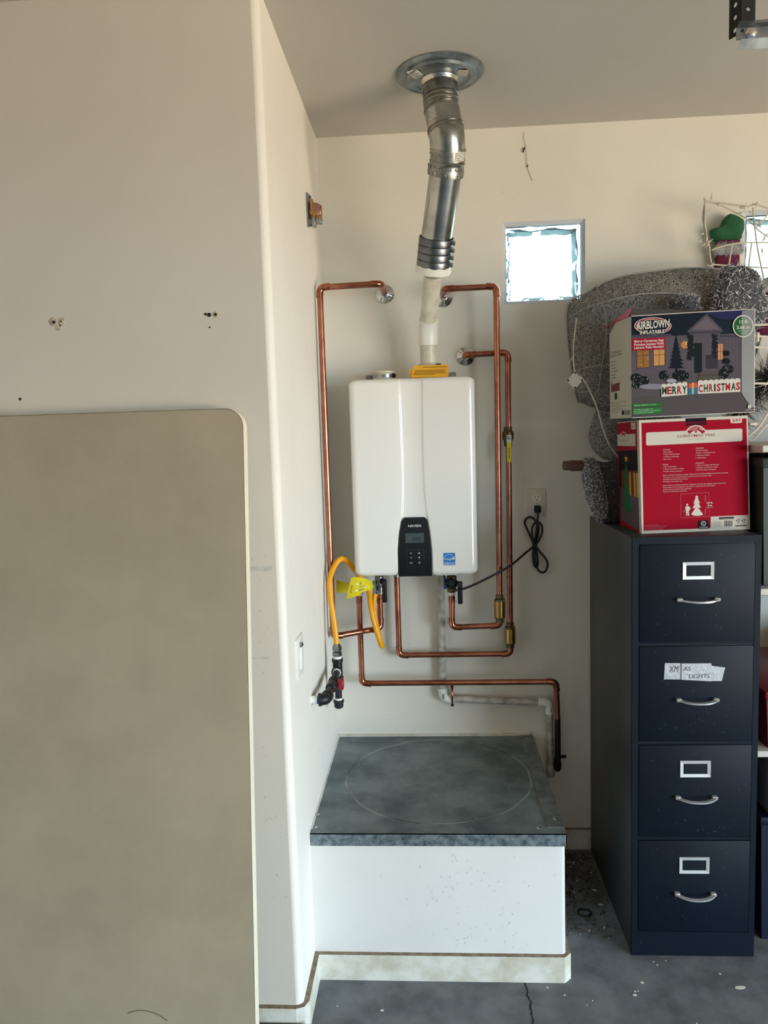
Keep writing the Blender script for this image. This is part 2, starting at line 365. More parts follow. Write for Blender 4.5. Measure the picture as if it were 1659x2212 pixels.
# floor crack and litter
cr = [(.6347,-.753),(.639,-.783),(.6353,-.802),(.6438,-.829),(.6376,-.856),(.6394,-.882),(.6355,-.91),(.641,-.95),(.634,-1.0),(.637,-1.08),(.628,-1.2),(.632,-1.4),(.62,-1.7)]
mb = MB(); L_, R_ = [], []
fine = []
for i in range(len(cr)-1):
    for k in range(3):
        t = k/3; fine.append((cr[i][0]*(1-t)+cr[i+1][0]*t+random.uniform(-.0025,.0025), cr[i][1]*(1-t)+cr[i+1][1]*t))
for x, y in fine: w = random.uniform(.0012, .0032); L_.append((x-w, y, .0006)); R_.append((x+w, y, .0006))
n = len(fine); mb.add(L_+R_, [(i, n+i, n+i+1, i+1) for i in range(n-1)])
ck = obj('floor_crack', mb, 'crack', bpy.data.objects['floor'], smooth=False)
chips = [(.699,-.771,9),(.947,-.795,13),(.952,-.781,7),(.961,-.779,6),(.982,-.744,12),(1.262,-.759,22),(.744,-.8,7),(.82,-.82,6),(.212,-.87,11),(.408,-.746,8),(1.224,-.703,7),(1.049,-.668,6),(1.042,-.653,5),(1.081,-.647,5),(1.088,-.899,6),(.081,-.857,6),(.801,-.838,5)]
where = ['in front of the platform beside the crack','largest of the cluster before the cabinet','upper one of the cluster before the cabinet','right one of the cluster before the cabinet','long one between cabinet and cluster','longest sliver at the right edge of the floor','below the platform corner','beside the pale dots right of the crack','left of the crack before the platform','against the platform baseboard','under the right half of the cabinet front','nearest the middle of the cabinet foot','just left of the cabinet middle','right of the cabinet middle at its foot','at the bottom edge of the picture','near the left baseboard','lowest pale dot right of the crack']
for (x, y, s_), w in zip(chips, where):
    s_ *= .00038; a = random.uniform(0, PI); k = 6; long = 2.4 if s_ > .0055 else 1.5
    poly = [(s_*long*math.cos(2*PI*i/k)*random.uniform(.8, 1.1), s_*math.sin(2*PI*i/k)*random.uniform(.7, 1.1)) for i in range(k)]
    mb = MB().prism(poly, (x, y, .0004), (math.cos(a)*1, math.sin(a)*.5, 0), (-math.sin(a), math.cos(a), 0), (0, 0, 1), .0012)
    tag(obj('paint_chip', mb, 'chip', base=(x, y, 0), smooth=False), 'small off-white paint chip on the floor, '+w, 'paint chip', 'paint chips on the floor')
mb = MB()
for i in range(900):
    t = random.random()**1.3; y = -.05-.5*t; x = random.uniform(PW+.02, .975) if y > -.36 else random.uniform(PW+.03, .96)
    if y < -.36 and random.random() < .55: continue
    s_ = random.uniform(.0015, .006); a = random.uniform(0, 2*PI); c, s2 = math.cos(a)*s_*2, math.sin(a)*s_*2; z = random.uniform(.0008, .006)
    mb.add([(x-c, y-s2, z), (x+s2*.3, y-c*.3, z+random.uniform(0, .004)), (x+c, y+s2, z), (x-s2*.3, y+c*.3, z)], [(0,1,2,3)], 0 if random.random() < .95 else 1)
o = tag(obj('floor_litter', mb, ['litter', 'chip'], base=(.87, -.25, 0), smooth=False), 'brown dead leaf litter and dirt between platform and filing cabinet', 'litter'); o['kind'] = 'stuff'
mb = MB().tube([(.878+.022*math.cos(a), -.418+.02*math.sin(a), .005) for a in [k*2*PI/24 for k in range(25)]], .0035, 8, cap=False)
tag(obj('rubber_ring', mb, 'rubber', base=(.878, -.418, 0)), 'small black ring lying in the litter on the floor', 'ring')
# marks in the front face of the boxed-out wall: filler patches with screw holes
def anchor(x, z, blobs, holes, label):
    t = thing('wall_repair', label, 'wall damage', (x, YB, z))
    mb = MB()
    for dx, dz, r in blobs: mb.lathe([(r, 0), (r*.9, .0012), (r*.3, .002), (0, .002)], (x+dx, YB, z+dz), (0, -1, 0), 9)
    obj('filler', mb, 'plaster', t)
    for dx, dz, r in holes: obj('screw_hole', MB().lathe([(r, 0), (r*.7, .0026), (0, .0028)], (x+dx, YB, z+dz), (0, -1, 0), 8), 'hole', t)
anchor(-.5616, 1.9584, [(-.008,.006,.012),(.014,.006,.010),(.004,-.008,.009)], [(-.006,.005,.0055),(.013,.006,.003),(.01,-.004,.0025)], 'crumbling filler patch with screw holes on the tan wall, left one')
anchor(-.1579, 1.9657, [(.013,0,.008)], [(-.013,.002,.0035),(-.004,0,.0055),(.013,0,.005),(-.004,-.031,.002)], 'dark screw holes with torn paint on the tan wall, right one')
obj_ = thing('nail_hole', 'small black nail hole in the tan wall just above the table', 'nail hole', (-.674, YB, 1.771)); obj('hole', MB().lathe([(.004, 0), (.002, .001), (0, .001)], (-.674, YB, 1.771), (0, -1, 0), 8), 'hole', obj_)
obj('scuff_mark', MB().box(-.115, -.03, YB-.0004, YB, 1.304, 1.317).box(-.11, -.05, YB-.0004, YB, 1.068, 1.074), 'scuff', wl, smooth=False)
# hanging thread of cobweb on the back wall
t = thing('cobweb_thread', 'dusty cobweb thread with dark bits hanging on back wall above window', 'cobweb', (.765, -.002, 2.64))
obj('thread', MB().tube(smooth_path([(.757,-.003,2.724),(.756,-.004,2.70),(.761,-.003,2.68),(.764,-.004,2.655),(.766,-.004,2.62),(.768,-.003,2.60),(.772,-.003,2.585),(.785,-.002,2.553)], 5), .0007, 5), 'dust', t)
for q in ((.756, 2.664, .0042), (.753, 2.655, .003), (.768, 2.604, .003)): obj('fluff', MB().lathe([(0, -q[2]*1.6), (q[2]*.8, -q[2]*.6), (q[2]*.5, q[2]), (0, q[2]*1.8)], (q[0], -.005, q[1]), (.4, 0, 1), 7), 'hole', t)

# ------------------------------------------------------------------ glass block windows
def window(name, x0, x1):
    z0, z1 = WZ; root = struct(name, MB().box(x0, x1, .118, .126, z0, z0+.012).box(x0, x1, .118, .126, z1-.012, z1).box(x0, x0+.012, .118, .126, z0, z1).box(x1-.012, x1, .118, .126, z0, z1), 'window_frame', base=((x0+x1)/2, .1, z0))
    fr = .011; d = .05
    P = [((x0,z0),(x1,z0),(x1-fr,z0+fr),(x0+fr,z0+fr)), ((x1,z0),(x1,z1),(x1-fr,z1-fr),(x1-fr,z0+fr)), ((x1,z1),(x0,z1),(x0+fr,z1-fr),(x1-fr,z1-fr)), ((x0,z1),(x0,z0),(x0+fr,z0+fr),(x0+fr,z1-fr))]
    for q in P:
        mb = MB(); mb.add([(a, .004 if k < 2 else .012, c) for k, (a, c) in enumerate(q)]+[(a, d, c) for a, c in q], [(0,1,2,3),(7,6,5,4),(0,4,5,1),(1,5,6,2),(2,6,7,3),(3,7,4,0)])
        obj('frame_bar', mb, 'window_frame', root, smooth=False)
    a0, a1, c0, c1 = x0+fr+.001, x1-fr-.001, z0+fr+.001, z1-fr-.001; y0, y1 = .024, .112
    obj('mortar', MB().box(x0, x1, d, .117, z0, z0+fr).box(x0, x1, d, .117, z1-fr, z1).box(x0, x0+fr, d, .117, z0+fr, z1-fr).box(x1-fr, x1, d, .117, z0+fr, z1-fr), 'mortar', root, smooth=False)
    mb = MB().bbox(a0, a1, y0, y1, c0, c1, .004, 2)
    # air cavity, wavy inside, faces turned inward
    N = 22; e = .011; rnd = random.Random(hash(name) % 999 if False else len(name)*7+int(x0*100))
    ph = [rnd.uniform(0, 6) for _ in range(8)]
    def wav(u, v): return .0011*(math.sin(9*u+ph[0]+3*math.sin(4*v+ph[1]))+math.sin(11*v+ph[2]+2*math.sin(5*u+ph[3])))
    def cav(u, v, s):
        x = a0+e+(a1-a0-2*e)*u; z = c0+e+(c1-c0-2*e)*v; ed = min(u, 1-u, v, 1-v); rim = max(0, 1-ed/.09)
        y = (y0+e+.011*rim**2 if s == 0 else y1-e-.011*rim**2)+wav(u, v)
        x += .004*math.sin(13*v+ph[4])*(1 if u > .5 else -1)*rim; z += .004*math.sin(12*u+ph[5])*(1 if v > .5 else -1)*rim
        return (x, y, z)
    vs = [cav(i/N, j/N, s) for s in (0, 1) for j in range(N+1) for i in range(N+1)]; fs = []; o_ = (N+1)**2
    for j in range(N):
        for i in range(N):
            q = (j*(N+1)+i, j*(N+1)+i+1, (j+1)*(N+1)+i+1, (j+1)*(N+1)+i); fs.append(tuple(reversed(q))); fs.append(tuple(k+o_ for k in q))
    edge = [i for i in range(N)]+[j*(N+1)+N for j in range(N)]+[N*(N+1)+N-i for i in range(N)]+[(N-j)*(N+1) for j in range(N)]
    for k in range(len(edge)):
        a, b_ = edge[k], edge[(k+1) % len(edge)]; fs.append((a, o_+a, o_+b_, b_))
    mb.add(vs, fs); pane = obj('glass_block', mb, 'glass_block', root)
    ln = MB(); NL = 26; ya, yb = y0+e+.004, y1-e-.004; q0, q1, w0, w1 = a0+e, a1-e, c0+e, c1-e   # wavy dark liner added inside the block to make its refracted edges show
    for side in range(4):
        vs = []
        for k in range(NL+1):
            u = k/NL; wv = .0022*math.sin(9*u+ph[side])+.0016*math.sin(23*u+ph[side+3])+.0045
            for yy in (ya, (ya+yb)/2, yb):
                f_ = wv*(1 if yy != yb else 1.7)
                vs.append({0: (q0+(q1-q0)*u, yy, w1-f_), 1: (q1-f_, yy, w0+(w1-w0)*u), 2: (q0+(q1-q0)*u, yy, w0+f_*.5), 3: (q0+f_*.5, yy, w0+(w1-w0)*u)}[side])
        ln.add(vs, [(k*3+j, k*3+j+1, (k+1)*3+j+1, (k+1)*3+j) for k in range(NL) for j in (0, 1)])
    obj('dark_liner', ln, 'dark_liner', pane)
    return root
window('window_1', *WX[0]); window('window_2', *WX[1])

# ================================================================== PLATFORM
t = thing('heater_platform', 'white boxed platform topped with a grey galvanised pan below the heater', 'platform', (PW/2, -PD/2, 0))
mb = MB(); pp = [(0.0, -PD), (PW-.012, -PD)]+[(PW-.012+.012*math.sin(a), -PD+.012-.012*math.cos(a)) for a in [k*PI/2/5 for k in range(1, 6)]]+[(PW, -.001), (0, -.001)]
k = len(pp); mb.add([(x, y, z) for z in (0, HP-.004) for x, y in pp], [tuple(range(k-1,-1,-1)), tuple(range(k, 2*k))]+[(i, (i+1)%k, k+(i+1)%k, k+i) for i in range(k)])
obj('body', mb, 'paint_platform', t)
e = .004; lz = HP-.040
mb = MB(); mb.box(.001, PW+e, -PD-e, -.002, HP-.004, HP)
pan = obj('pan_top', mb, 'pan_top', t, smooth=False)
obj('pan_lip', MB().box(.001, PW+e, -PD-e, -PD-e+.0025, lz, HP-.0002).box(PW+e-.0025, PW+e, -PD-e, -.002, lz, HP-.0002), 'galv_edge', t, smooth=False)
obj('edge_strip', MB().box(.712, PW+e-.001, -PD+.03, -.002, HP, HP+.0022), 'galv', t, smooth=False)
obj('caulk_bead', MB().box(.002, PW-.01, -.010, -.001, HP, HP+.008).box(.0005, .005, -PD+.02, -.002, HP, HP+.004), 'baseboard', t, smooth=False)
for x, y in ((.0165, -.7076), (.686, -.706), (.742, -.656), (.012, -.629), (.735, -.05)):
    obj('screw', MB().lathe([(.006, 0), (.006, .0015), (.004, .003), (0, .0032)], (x, y, HP+.002 if x > .72 else HP), (0,0,1), 10), 'chrome', t)

def smears(par, n, o, u, v, w, h, nrm, m_, seed, ln=.012, slant=.5, nm='scuffs'):   # short rubbed marks lying on a flat face
    rnd = random.Random(seed); mb = MB(); o, u, v, nrm = V3(o), V3(u), V3(v), V3(nrm)
    for _ in range(n):
        c = o+u*(w*rnd.betavariate(2.2, 2))+v*(h*rnd.random())+nrm*.0005; a = rnd.gauss(1.1, slant); l = ln*rnd.uniform(.3, 1); d = (u*math.cos(a)+v*math.sin(a))*l; q = (v*math.cos(a)-u*math.sin(a))*rnd.uniform(.0004, .0011)
        mb.add([c-d*.5, c+q, c+d*.5, c-q], [(0,1,2,3)])
    k = obj(nm, mb, m_, par, smooth=False); k['kind'] = 'stuff'
mat('scuff_grey', (168, 168, 166), .7); mat('scuff_pale', (164, 172, 172), .6, .3); mat('scuff_blue', (48, 60, 72), .6)
smears(t, 90, (.2, -PD, .1), (1,0,0), (0,0,1), .55, .3, (0,-1,0), 'scuff_grey', 2)
smears(t, 60, (.02, -PD-e+.004, HP), (1,0,0), (0,1,0), .66, .7, (0,0,1), 'scuff_pale', 3, .03, 1.2)
smears(bpy.data.objects['wall_left'], 46, (0, -.9, .5), (0,1,0), (0,0,1), .8, 1.1, (1,0,0), 'scuff_grey', 4, .03)
smears(bpy.data.objects['wall_left'], 30, (-.1, YB, .3), (1,0,0), (0,0,1), .07, 1.1, (0,-1,0), 'scuff_grey', 5, .014)
smears(bpy.data.objects['wall_back'], 60, (.05, 0, .48), (1,0,0), (0,0,1), .85, 2.1, (0,-1,0), 'scuff_grey', 6, .016)
# ================================================================== WATER HEATER
HX0, HX1, HY, HZ0, HZ1 = .110, .550, -.2363, 1.1478, 1.8438
t = thing('water_heater', 'white wall-mounted tankless water heater with black control panel', 'water heater', (.33, -.02, HZ0))
def interp(tab, z):
    for (z0, a), (z1, b_) in zip(tab, tab[1:]):
        if z <= z1: k = (z-z0)/(z1-z0) if z1 > z0 else 0; return a+(b_-a)*max(0, min(1, k))
    return tab[-1][1]
XLt = [(1.1478,.2706),(1.24,.271),(1.30,.277),(1.3576,.2885),(1.40,.2928),(1.46,.2962),(1.55,.2970),(1.70,.2950),(1.8438,.2925)]
XRt = [(1.1478,.3842),(1.24,.384),(1.30,.379),(1.3576,.3705),(1.40,.3655),(1.46,.3618),(1.55,.3603),(1.70,.3620),(1.8438,.3640)]
def ring(z, ins, dy):
    xl, xr = interp(XLt, z), interp(XRt, z); x0, x1 = HX0+ins, HX1-ins; r = .026; fy = HY+dy; g_ = .0055; w = .009; pts = [(x0, -.014)]
    for k in range(8): a = k/7*PI/2; pts.append((x0+r-r*math.cos(a), fy+r-r*math.sin(a)))
    for k in range(6): s_ = k/5; pts.append((xl-w/2+w*s_-.004, fy+g_*(3*s_*s_-2*s_**3)))
    for k in range(6): s_ = k/5; pts.append((xr-w/2+w*s_+.004, fy+g_*(1-(3*s_*s_-2*s_**3))))
    for k in range(8): a = (1-k/7)*PI/2; pts.append((x1-r+r*math.cos(a), fy+r-r*math.sin(a)))
    pts.append((x1, -.014)); return [(x, y, z) for x, y in pts]
rr = .02; zsec = []
for k in range(6): a = k/5*PI/2; zsec.append((HZ0+rr*.5-rr*.5*math.sin(a) if False else HZ0+rr-rr*math.sin(PI/2-a) if False else HZ0+rr*(1-math.cos(a)), rr*(1-math.sin(a))))
zsec = [(HZ0+rr*(1-math.cos(a)), rr*(1-math.sin(a))) for a in [k/5*PI/2 for k in range(6)]]
zsec += [(HZ0+rr+(HZ1-HZ0-2*rr)*k/26, 0) for k in range(1, 26)]
zsec += [(HZ1-rr*(1-math.sin(a)), rr*(1-math.cos(a))) for a in [(5-k)/5*PI/2 for k in range(6)][::-1]][::-1] if False else [(HZ1-rr+rr*math.sin(a), rr*(1-math.cos(a))) for a in [k/5*PI/2 for k in range(6)]]
rings = [ring(z, ins, ins) for z, ins in zsec]; n = len(rings[0]); mb = MB(); vs = [p for r_ in rings for p in r_]; fs = []
for i in range(len(rings)-1):
    for k in range(n-1): fs.append((i*n+k, i*n+k+1, (i+1)*n+k+1, (i+1)*n+k))
    fs.append((i*n+n-1, i*n, (i+1)*n, (i+1)*n+n-1))
fs += [tuple(range(n-1, -1, -1)), tuple((len(rings)-1)*n+k for k in range(n))]
body = obj('casing', mb.add(vs, fs), 'heater_white', t)
# black control panel
ol = [(interp(XLt, z)-.002, z) for z in (1.147, 1.18, 1.21, 1.24, 1.27, 1.30, 1.33, 1.345)]+[(.2905, 1.353), (.296, 1.3576), (.3635, 1.3576), (.3690, 1.353)]+[(interp(XRt, z)+.002, z) for z in (1.345, 1.33, 1.30, 1.27, 1.24, 1.21, 1.18, 1.147)]
pf = HY-.0015
obj('control_panel', MB().prism(ol, (0, HY+.012, 0), (1,0,0), (0,0,1), (0,-1,0), .0135), 'panel_black', t)
cp = t.children[-1] if False else [c for c in bpy.data.objects if c.name == 'control_panel'][0]
obj('display', MB().bbox(.2947, .3608, pf-.0008, pf+.001, 1.2671, 1.3016, .0006, 1), 'lcd', cp)
mb = MB(); text_mb(mb, 'NAVIEN', (.329, pf, 1.3235), (1,0,0), (0,0,1), .0085, bold=.01, width=.045); obj('logo', mb, 'label_white', cp, smooth=False)
mb = MB(); text_mb(mb, 'OFF', (.334, pf-.001, 1.275), (1,0,0), (0,0,1), .011, width=.03); obj('display_text', mb, 'black_plastic', cp, smooth=False)
bw = MB()
for a, b_ in (((.2985, 1.2435), (.3585, 1.2435)), ((.2985, 1.1815), (.3585, 1.1815))): bw.box(a[0], b_[0], pf-.0005, pf, a[1]-.0003, a[1]+.0003)
bw.box(.2982, .2988, pf-.0005, pf, 1.1815, 1.2435).box(.3582, .3588, pf-.0005, pf, 1.1815, 1.2435); obj('key_outline', bw, 'lcd', cp, smooth=False)
kx = (.3135, .3425); kz = (1.2305, 1.2135, 1.196)
for i, zz in enumerate(kz):
    for j, xx in enumerate(kx):
        mb = MB(); s_ = .0032
        if j == 1 and i < 2:
            d = 1 if i == 0 else -1; mb.prism([(-s_, -s_*d*.8), (s_, -s_*d*.8), (0, s_*d)] if d > 0 else [(-s_, s_*.8), (0, -s_), (s_, s_*.8)], (xx, pf-.0002, zz), (1,0,0), (0,0,1), (0,-1,0), .0005)
        elif j == 1: mb.tube([(xx+s_*.9*math.cos(a), pf-.0004, zz+s_*.9*math.sin(a)) for a in [k*2*PI/12 for k in range(13)]], .0005, 5, cap=False)
        elif i == 1: mb.tube([(xx+s_*.9, pf-.0004, zz-s_*.8), (xx+s_, pf-.0004, zz), (xx+s_*.4, pf-.0004, zz+s_*.6), (xx-s_, pf-.0004, zz+s_*.6)], .0005, 5)
        else: text_mb(mb, 'M' if i == 0 else 'OK', (xx, pf, zz-.0028), (1,0,0), (0,0,1), .0052)
        obj('key_symbol', mb, 'label_white', cp, smooth=False)
# blue energy label
st = obj('energy_label', MB().box(.4269, .4699, HY-.0006, HY+.001, 1.1837, 1.2293), 'label_white', t, smooth=False)
mat('label_blue', (28, 122, 196), .4)
obj('blue_field', MB().box(.4276, .4692, HY-.0009, HY, 1.1938, 1.2286).box(.4276, .4692, HY-.0009, HY, 1.1843, 1.1926), 'label_blue', st, smooth=False)
mb = MB(); text_mb(mb, 'ENERGY STAR', (.4484, HY-.0009, 1.1862), (1,0,0), (0,0,1), .0048, width=.036, bold=.01); text_mb(mb, 'energy', (.4445, HY-.0009, 1.2035), (1,0,0), (.25,0,1), .0075, width=.025, bold=.01)
sp = [(.0065*(1 if k % 2 == 0 else .42)*math.cos(PI/2+k*PI/5), .0065*(1 if k % 2 == 0 else .42)*math.sin(PI/2+k*PI/5)) for k in range(10)]; mb.prism(sp, (.4615, HY-.001, 1.2085), (1,0,0), (0,0,1), (0,-1,0), .0004)
mb.tube([(.448+.0195*math.cos(a), HY-.001, 1.201+.022*math.sin(a)) for a in [.25+k*(PI-.4)/14 for k in range(15)]], .0006, 5); obj('label_lettering', mb, 'label_white', st, smooth=False)
# top fittings and brackets
for x in (.171, .481): obj('bracket', MB().bbox(x-.011, x+.011, -.055, -.008, HZ1-.01, HZ1+.028, .003, 1), 'galv', t)
cap_ = obj('intake_port', MB().lathe([(.036, 0), (.036, .028), (.042, .029), (.042, .034), (.040, .036), (.033, .036), (.031, .02), (0, .02)], (.23, -.12, HZ1-.002), seg=30), 'pvc', t)
obj('clamp_band', MB().lathe([(.0375, .011), (.0375, .022), (.0365, .022), (.0365, .011)], (.23, -.12, HZ1), seg=30, cap=False), 'steel', cap_); obj('clamp_screw', MB().bbox(.258, .274, -.142, -.126, HZ1+.010, HZ1+.024, .003, 1), 'black_plastic', cap_)
obj('exhaust_collar', MB().lathe([(.038, 0), (.038, .055), (.034, .057), (.031, .057)], (.393, -.128, HZ1-.002), seg=30), 'pvc', t); obj('clamp_screw', MB().bbox(.418, .438, -.165, -.150, HZ1+.030, HZ1+.052, .004, 1), 'black_plastic', t); obj('bottom_plate', MB().bbox(.40, .475, -.20, -.03, HZ0-.006, HZ0+.003, .001, 1), 'plate_white', t)
# yellow leaflet lying on the heater top
t = thing('yellow_leaflet', 'yellow folded paper leaflet lying on top of the water heater', 'leaflet', (.393, -.19, HZ1))
M = Matrix.Translation((.393, -.205, HZ1+.002)) @ Matrix.Rotation(math.radians(-18), 4, 'X') @ Matrix.Rotation(math.radians(1), 4, 'Y')
mb = MB(); mb.add([M @ V3(p) for p in ((-.066,0,0),(.067,0,0),(.067,0,.046),(-.052,0,.044),(-.066,.0012,0),(.067,.0012,0),(.067,.0012,.046),(-.052,.0012,.044))], [(0,1,2,3),(7,6,5,4),(0,4,5,1),(1,5,6,2),(2,6,7,3),(3,7,4,0)])
obj('sheet', mb, 'paper_yellow', t, smooth=False)
mb = MB(); mb.add([M @ V3(p) for p in ((-.069,.004,0),(.05,.004,0),(.05,.004,.03),(-.069,.004,.031),(-.069,.005,0),(.05,.005,0),(.05,.005,.03),(-.069,.005,.031))], [(0,1,2,3),(7,6,5,4),(0,4,5,1),(1,5,6,2),(2,6,7,3),(3,7,4,0)]); obj('back_sheet', mb, 'paper_yellow', t, smooth=False)
mb = MB()
for zz, xa, xb in ((.036, -.02, .062), (.024, -.05, .06), (.019, -.052, .055), (.014, -.055, .058), (.009, -.055, .02)): mb.add([M @ V3(p) for p in ((xa,-.0006,zz),(xb,-.0006,zz),(xb,-.0006,zz+.0018),(xa,-.0006,zz+.0018))], [(0,1,2,3)])
obj('print_lines', mb, 'ink', t, smooth=False)

# ================================================================== PIPES
CR = .0108
def run(root, pts, r, fit_r, bend, pm, fm, sock=.018, n=8, skip=(), part='pipe'):
    path, arcs = fillet(pts, bend, n); pts = [V3(p) for p in pts]
    ends = [pts[0]]
    for a in arcs: ends += [a[0], a[-1]]
    ends.append(pts[-1])
    for i in range(0, len(ends), 2):
        if (ends[i+1]-ends[i]).length > .004: obj(part, MB().tube([ends[i], ends[i+1]], r, 16), pm, root)
    for i, a in enumerate(arcs):
        if i in skip: continue
        d0 = (a[0]-a[1]).normalized(); d1 = (a[-1]-a[-2]).normalized()
        p = [a[0]+d0*(sock+.001), a[0]+d0*sock]+a+[a[-1]+d1*sock, a[-1]+d1*(sock+.001)]; rs = [r*1.02]+[fit_r]*(len(p)-2)+[r*1.02]
        obj('elbow', MB().tube(p, rs, 16), fm, root)
def coupling(root, p, d, half, r=CR*1.13, m_='copper_fit'): p, d = V3(p), V3(d).normalized(); obj('coupling', MB().tube([p-d*half, p-d*(half-.001), p+d*(half-.001), p+d*half], [r*.9, r, r, r*.9], 16), m_, root)
def flange(root, x, z, r=.034): obj('escutcheon', MB().lathe([(r, 0), (r, .003), (r*.85, .008), (r*.55, .012), (r*.45, .016), (.012, .017)], (x, -.0005, z), (0,-1,0), 30), 'chrome', root)
# A: left run
t = thing('copper_pipe', 'leftmost copper pipe, from wall flange down the alcove corner to the heater', 'copper pipe', (.1, -.1, .9))
flange(t, .2354, 2.172); run(t, [(.2354,-.002,2.172),(.233,-.2,2.172),(.0195,-.2,2.168),(.0205,-.2,.923),(.187,-.09,.923),(.1875,-.09,1.065)], CR, CR*1.14, .017, 'copper', 'copper_fit')
coupling(t, (.2352,-.03,2.172), (0,1,0), .012, m_='steel'); coupling(t, (.1875,-.09,1.03), (0,0,1), .010)
vh = obj('valve_body', MB().lathe([(.013,0),(.016,.002),(.016,.02),(.012,.024),(.017,.03),(.017,.06),(.012,.066),(.012,.085)], (.1875,-.09,1.062), seg=12), 'steel', t)
obj('thread_seal', MB().lathe([(.0135,0),(.0135,.008)], (.1875,-.09,1.055)), 'teflon', vh)
obj('lever', MB().bbox(.2005,.2175,-.135,-.123,1.030,1.118,.004,2), 'black_plastic', vh); obj('valve_stem', MB().lathe([(.011,0),(.011,.03),(.008,.034),(.008,.05)], (.1975,-.09,1.105), (.25,-1,0), 12), 'black_plastic', vh)
# B
t = thing('copper_pipe', 'long copper pipe beside the window, starting behind the white vent pipe', 'copper pipe', (.55, -.1, .93))
flange(t, .4524, 2.150); run(t, [(.4524,-.002,2.158),(.456,-.12,2.160),(.6385,-.12,2.161),(.6325,-.12,.934),(.4555,-.12,.930),(.4575,-.12,1.06)], CR, CR*1.14, .017, 'copper', 'copper_fit')
coupling(t, (.482,-.12,2.160), (1,0,0), .012)
def check_valve(root, x, y, z0, z1):
    cv = obj('check_valve', MB().lathe([(.012,0),(.0155,.001),(.0155,.014),(.0195,.017),(.0195,.024)], (x,y,z0), seg=8), 'brass_dull', root); h = z1-z0
    obj('valve_sleeve', MB().lathe([(.0195,.0),(.0205,.001),(.0205,h-.047),(.0195,h-.046)], (x,y,z0+.021), seg=20), 'brass', cv)
    obj('valve_neck', MB().lathe([(.0195,0),(.0185,.008),(.014,.012),(.0145,.024),(.012,.025)], (x,y,z1-.026), seg=8), 'brass_dull', cv)
check_valve(t, .633, -.12, .945, 1.052)
rv = obj('valve_body', MB().lathe([(.014,0),(.0175,.002),(.0175,.028),(.0135,.032),(.019,.036),(.019,.058),(.013,.064),(.013,.085)], (.4575,-.12,1.064), seg=12), 'brass_dull', t)
obj('thread_seal', MB().lathe([(.0145,0),(.0145,.010)], (.4575,-.12,1.053)), 'teflon', rv); coupling(t, (.457,-.12,1.035), (0,0,1), .012)
obj('drain_cap', MB().lathe([(.016,0),(.017,.004),(.017,.018),(.012,.024),(.006,.025),(0,.022)], (.4575,-.135,1.104), (0,-1,0), 18), 'black_plastic', rv)
obj('lever', MB().bbox(.4775,.4955,-.172,-.160,1.028,1.112,.004,2), 'black_plastic', rv); obj('valve_stem', MB().lathe([(.010,0),(.010,.05)], (.470,-.125,1.100), (.35,-1,0), 12), 'black_plastic', rv)
mat('blue_plastic', (24, 70, 150), .4); obj('blue_handle', MB().bbox(.428,.440,-.140,-.128,1.078,1.118,.003,1), 'blue_plastic', rv)
# C
t = thing('copper_pipe', 'copper pipe with yellow valve lever, passing behind its neighbour on the right', 'copper pipe', (.5, -.05, .8))
flange(t, .5315, 1.933); run(t, [(.5315,-.002,1.933),(.529,-.050,1.933),(.6825,-.052,1.936),(.677,-.052,.806),(.2525,-.052,.806),(.252,-.052,1.149)], CR, CR*1.14, .017, 'copper', 'copper_fit')
coupling(t, (.2522,-.052,1.125), (0,0,1), .014, m_='steel'); coupling(t, (.6775,-.052,1.10), (0,0,1), .008, CR*1.03); coupling(t, (.42,-.052,.806), (1,0,0), .008, CR*1.03)
check_valve(t, .677, -.052, .828, .930)
bv = obj('ball_valve', MB().lathe([(.012,0),(.015,.001),(.015,.02),(.021,.028),(.021,.052),(.016,.058),(.0155,.072),(.012,.073)], (.679,-.052,1.593), seg=16), 'brass_dull', t)
lv = obj('lever', MB().bbox(.6695,.6865,-.094,-.090,1.535,1.612,.0018,1), 'tag_yellow', bv); obj('lever_plate', MB().bbox(.6695,.6875,-.0935,-.090,1.598,1.636,.0015,1), 'label_white', bv); obj('lever_nut', MB().lathe([(.0065,0),(.0065,.006),(.003,.008)], (.6785,-.093,1.626), (0,-1,0), 6), 'steel', bv); obj('valve_stem', MB().lathe([(.008,0),(.008,.028)], (.6785,-.064,1.626), (0,-1,0), 10), 'brass_dull', bv)
mb = MB()
for i in range(6): mb.box(.6765, .6795+.0008*(i % 2), -.0946, -.0942, 1.55+i*.007, 1.555+i*.007)
obj('lever_print', mb, 'ink', lv, smooth=False)
# D
t = thing('copper_pipe', 'lowest copper pipe, running across to the right and down beside the platform', 'copper pipe', (.45, -.08, .7))
run(t, [(.1085,-.085,1.06),(.1085,-.085,.707),(.8425,-.085,.7055),(.8465,-.085,.56)], CR, CR*1.14, .017, 'copper', 'copper_fit')
run(t, [(.8465,-.085,.56),(.8465,-.085,.36),(.8465,-.001,.36)], CR*1.06, CR*1.2, .015, 'copper_dark', 'copper_dark', part='dark_pipe'); obj('stub_valve', MB().tube([(.852,-.085,.412),(.878,-.085,.412)], .006, 10), 'black_plastic', t)
coupling(t, (.1085,-.085,1.035), (0,0,1), .014); dv = obj('valve_body', MB().lathe([(.014,0),(.0165,.002),(.0165,.02),(.013,.026),(.013,.1)], (.1105,-.085,1.057), seg=12), 'steel', t); obj('thread_seal', MB().lathe([(.015,0),(.015,.009)], (.1085,-.085,1.049)), 'teflon', dv)
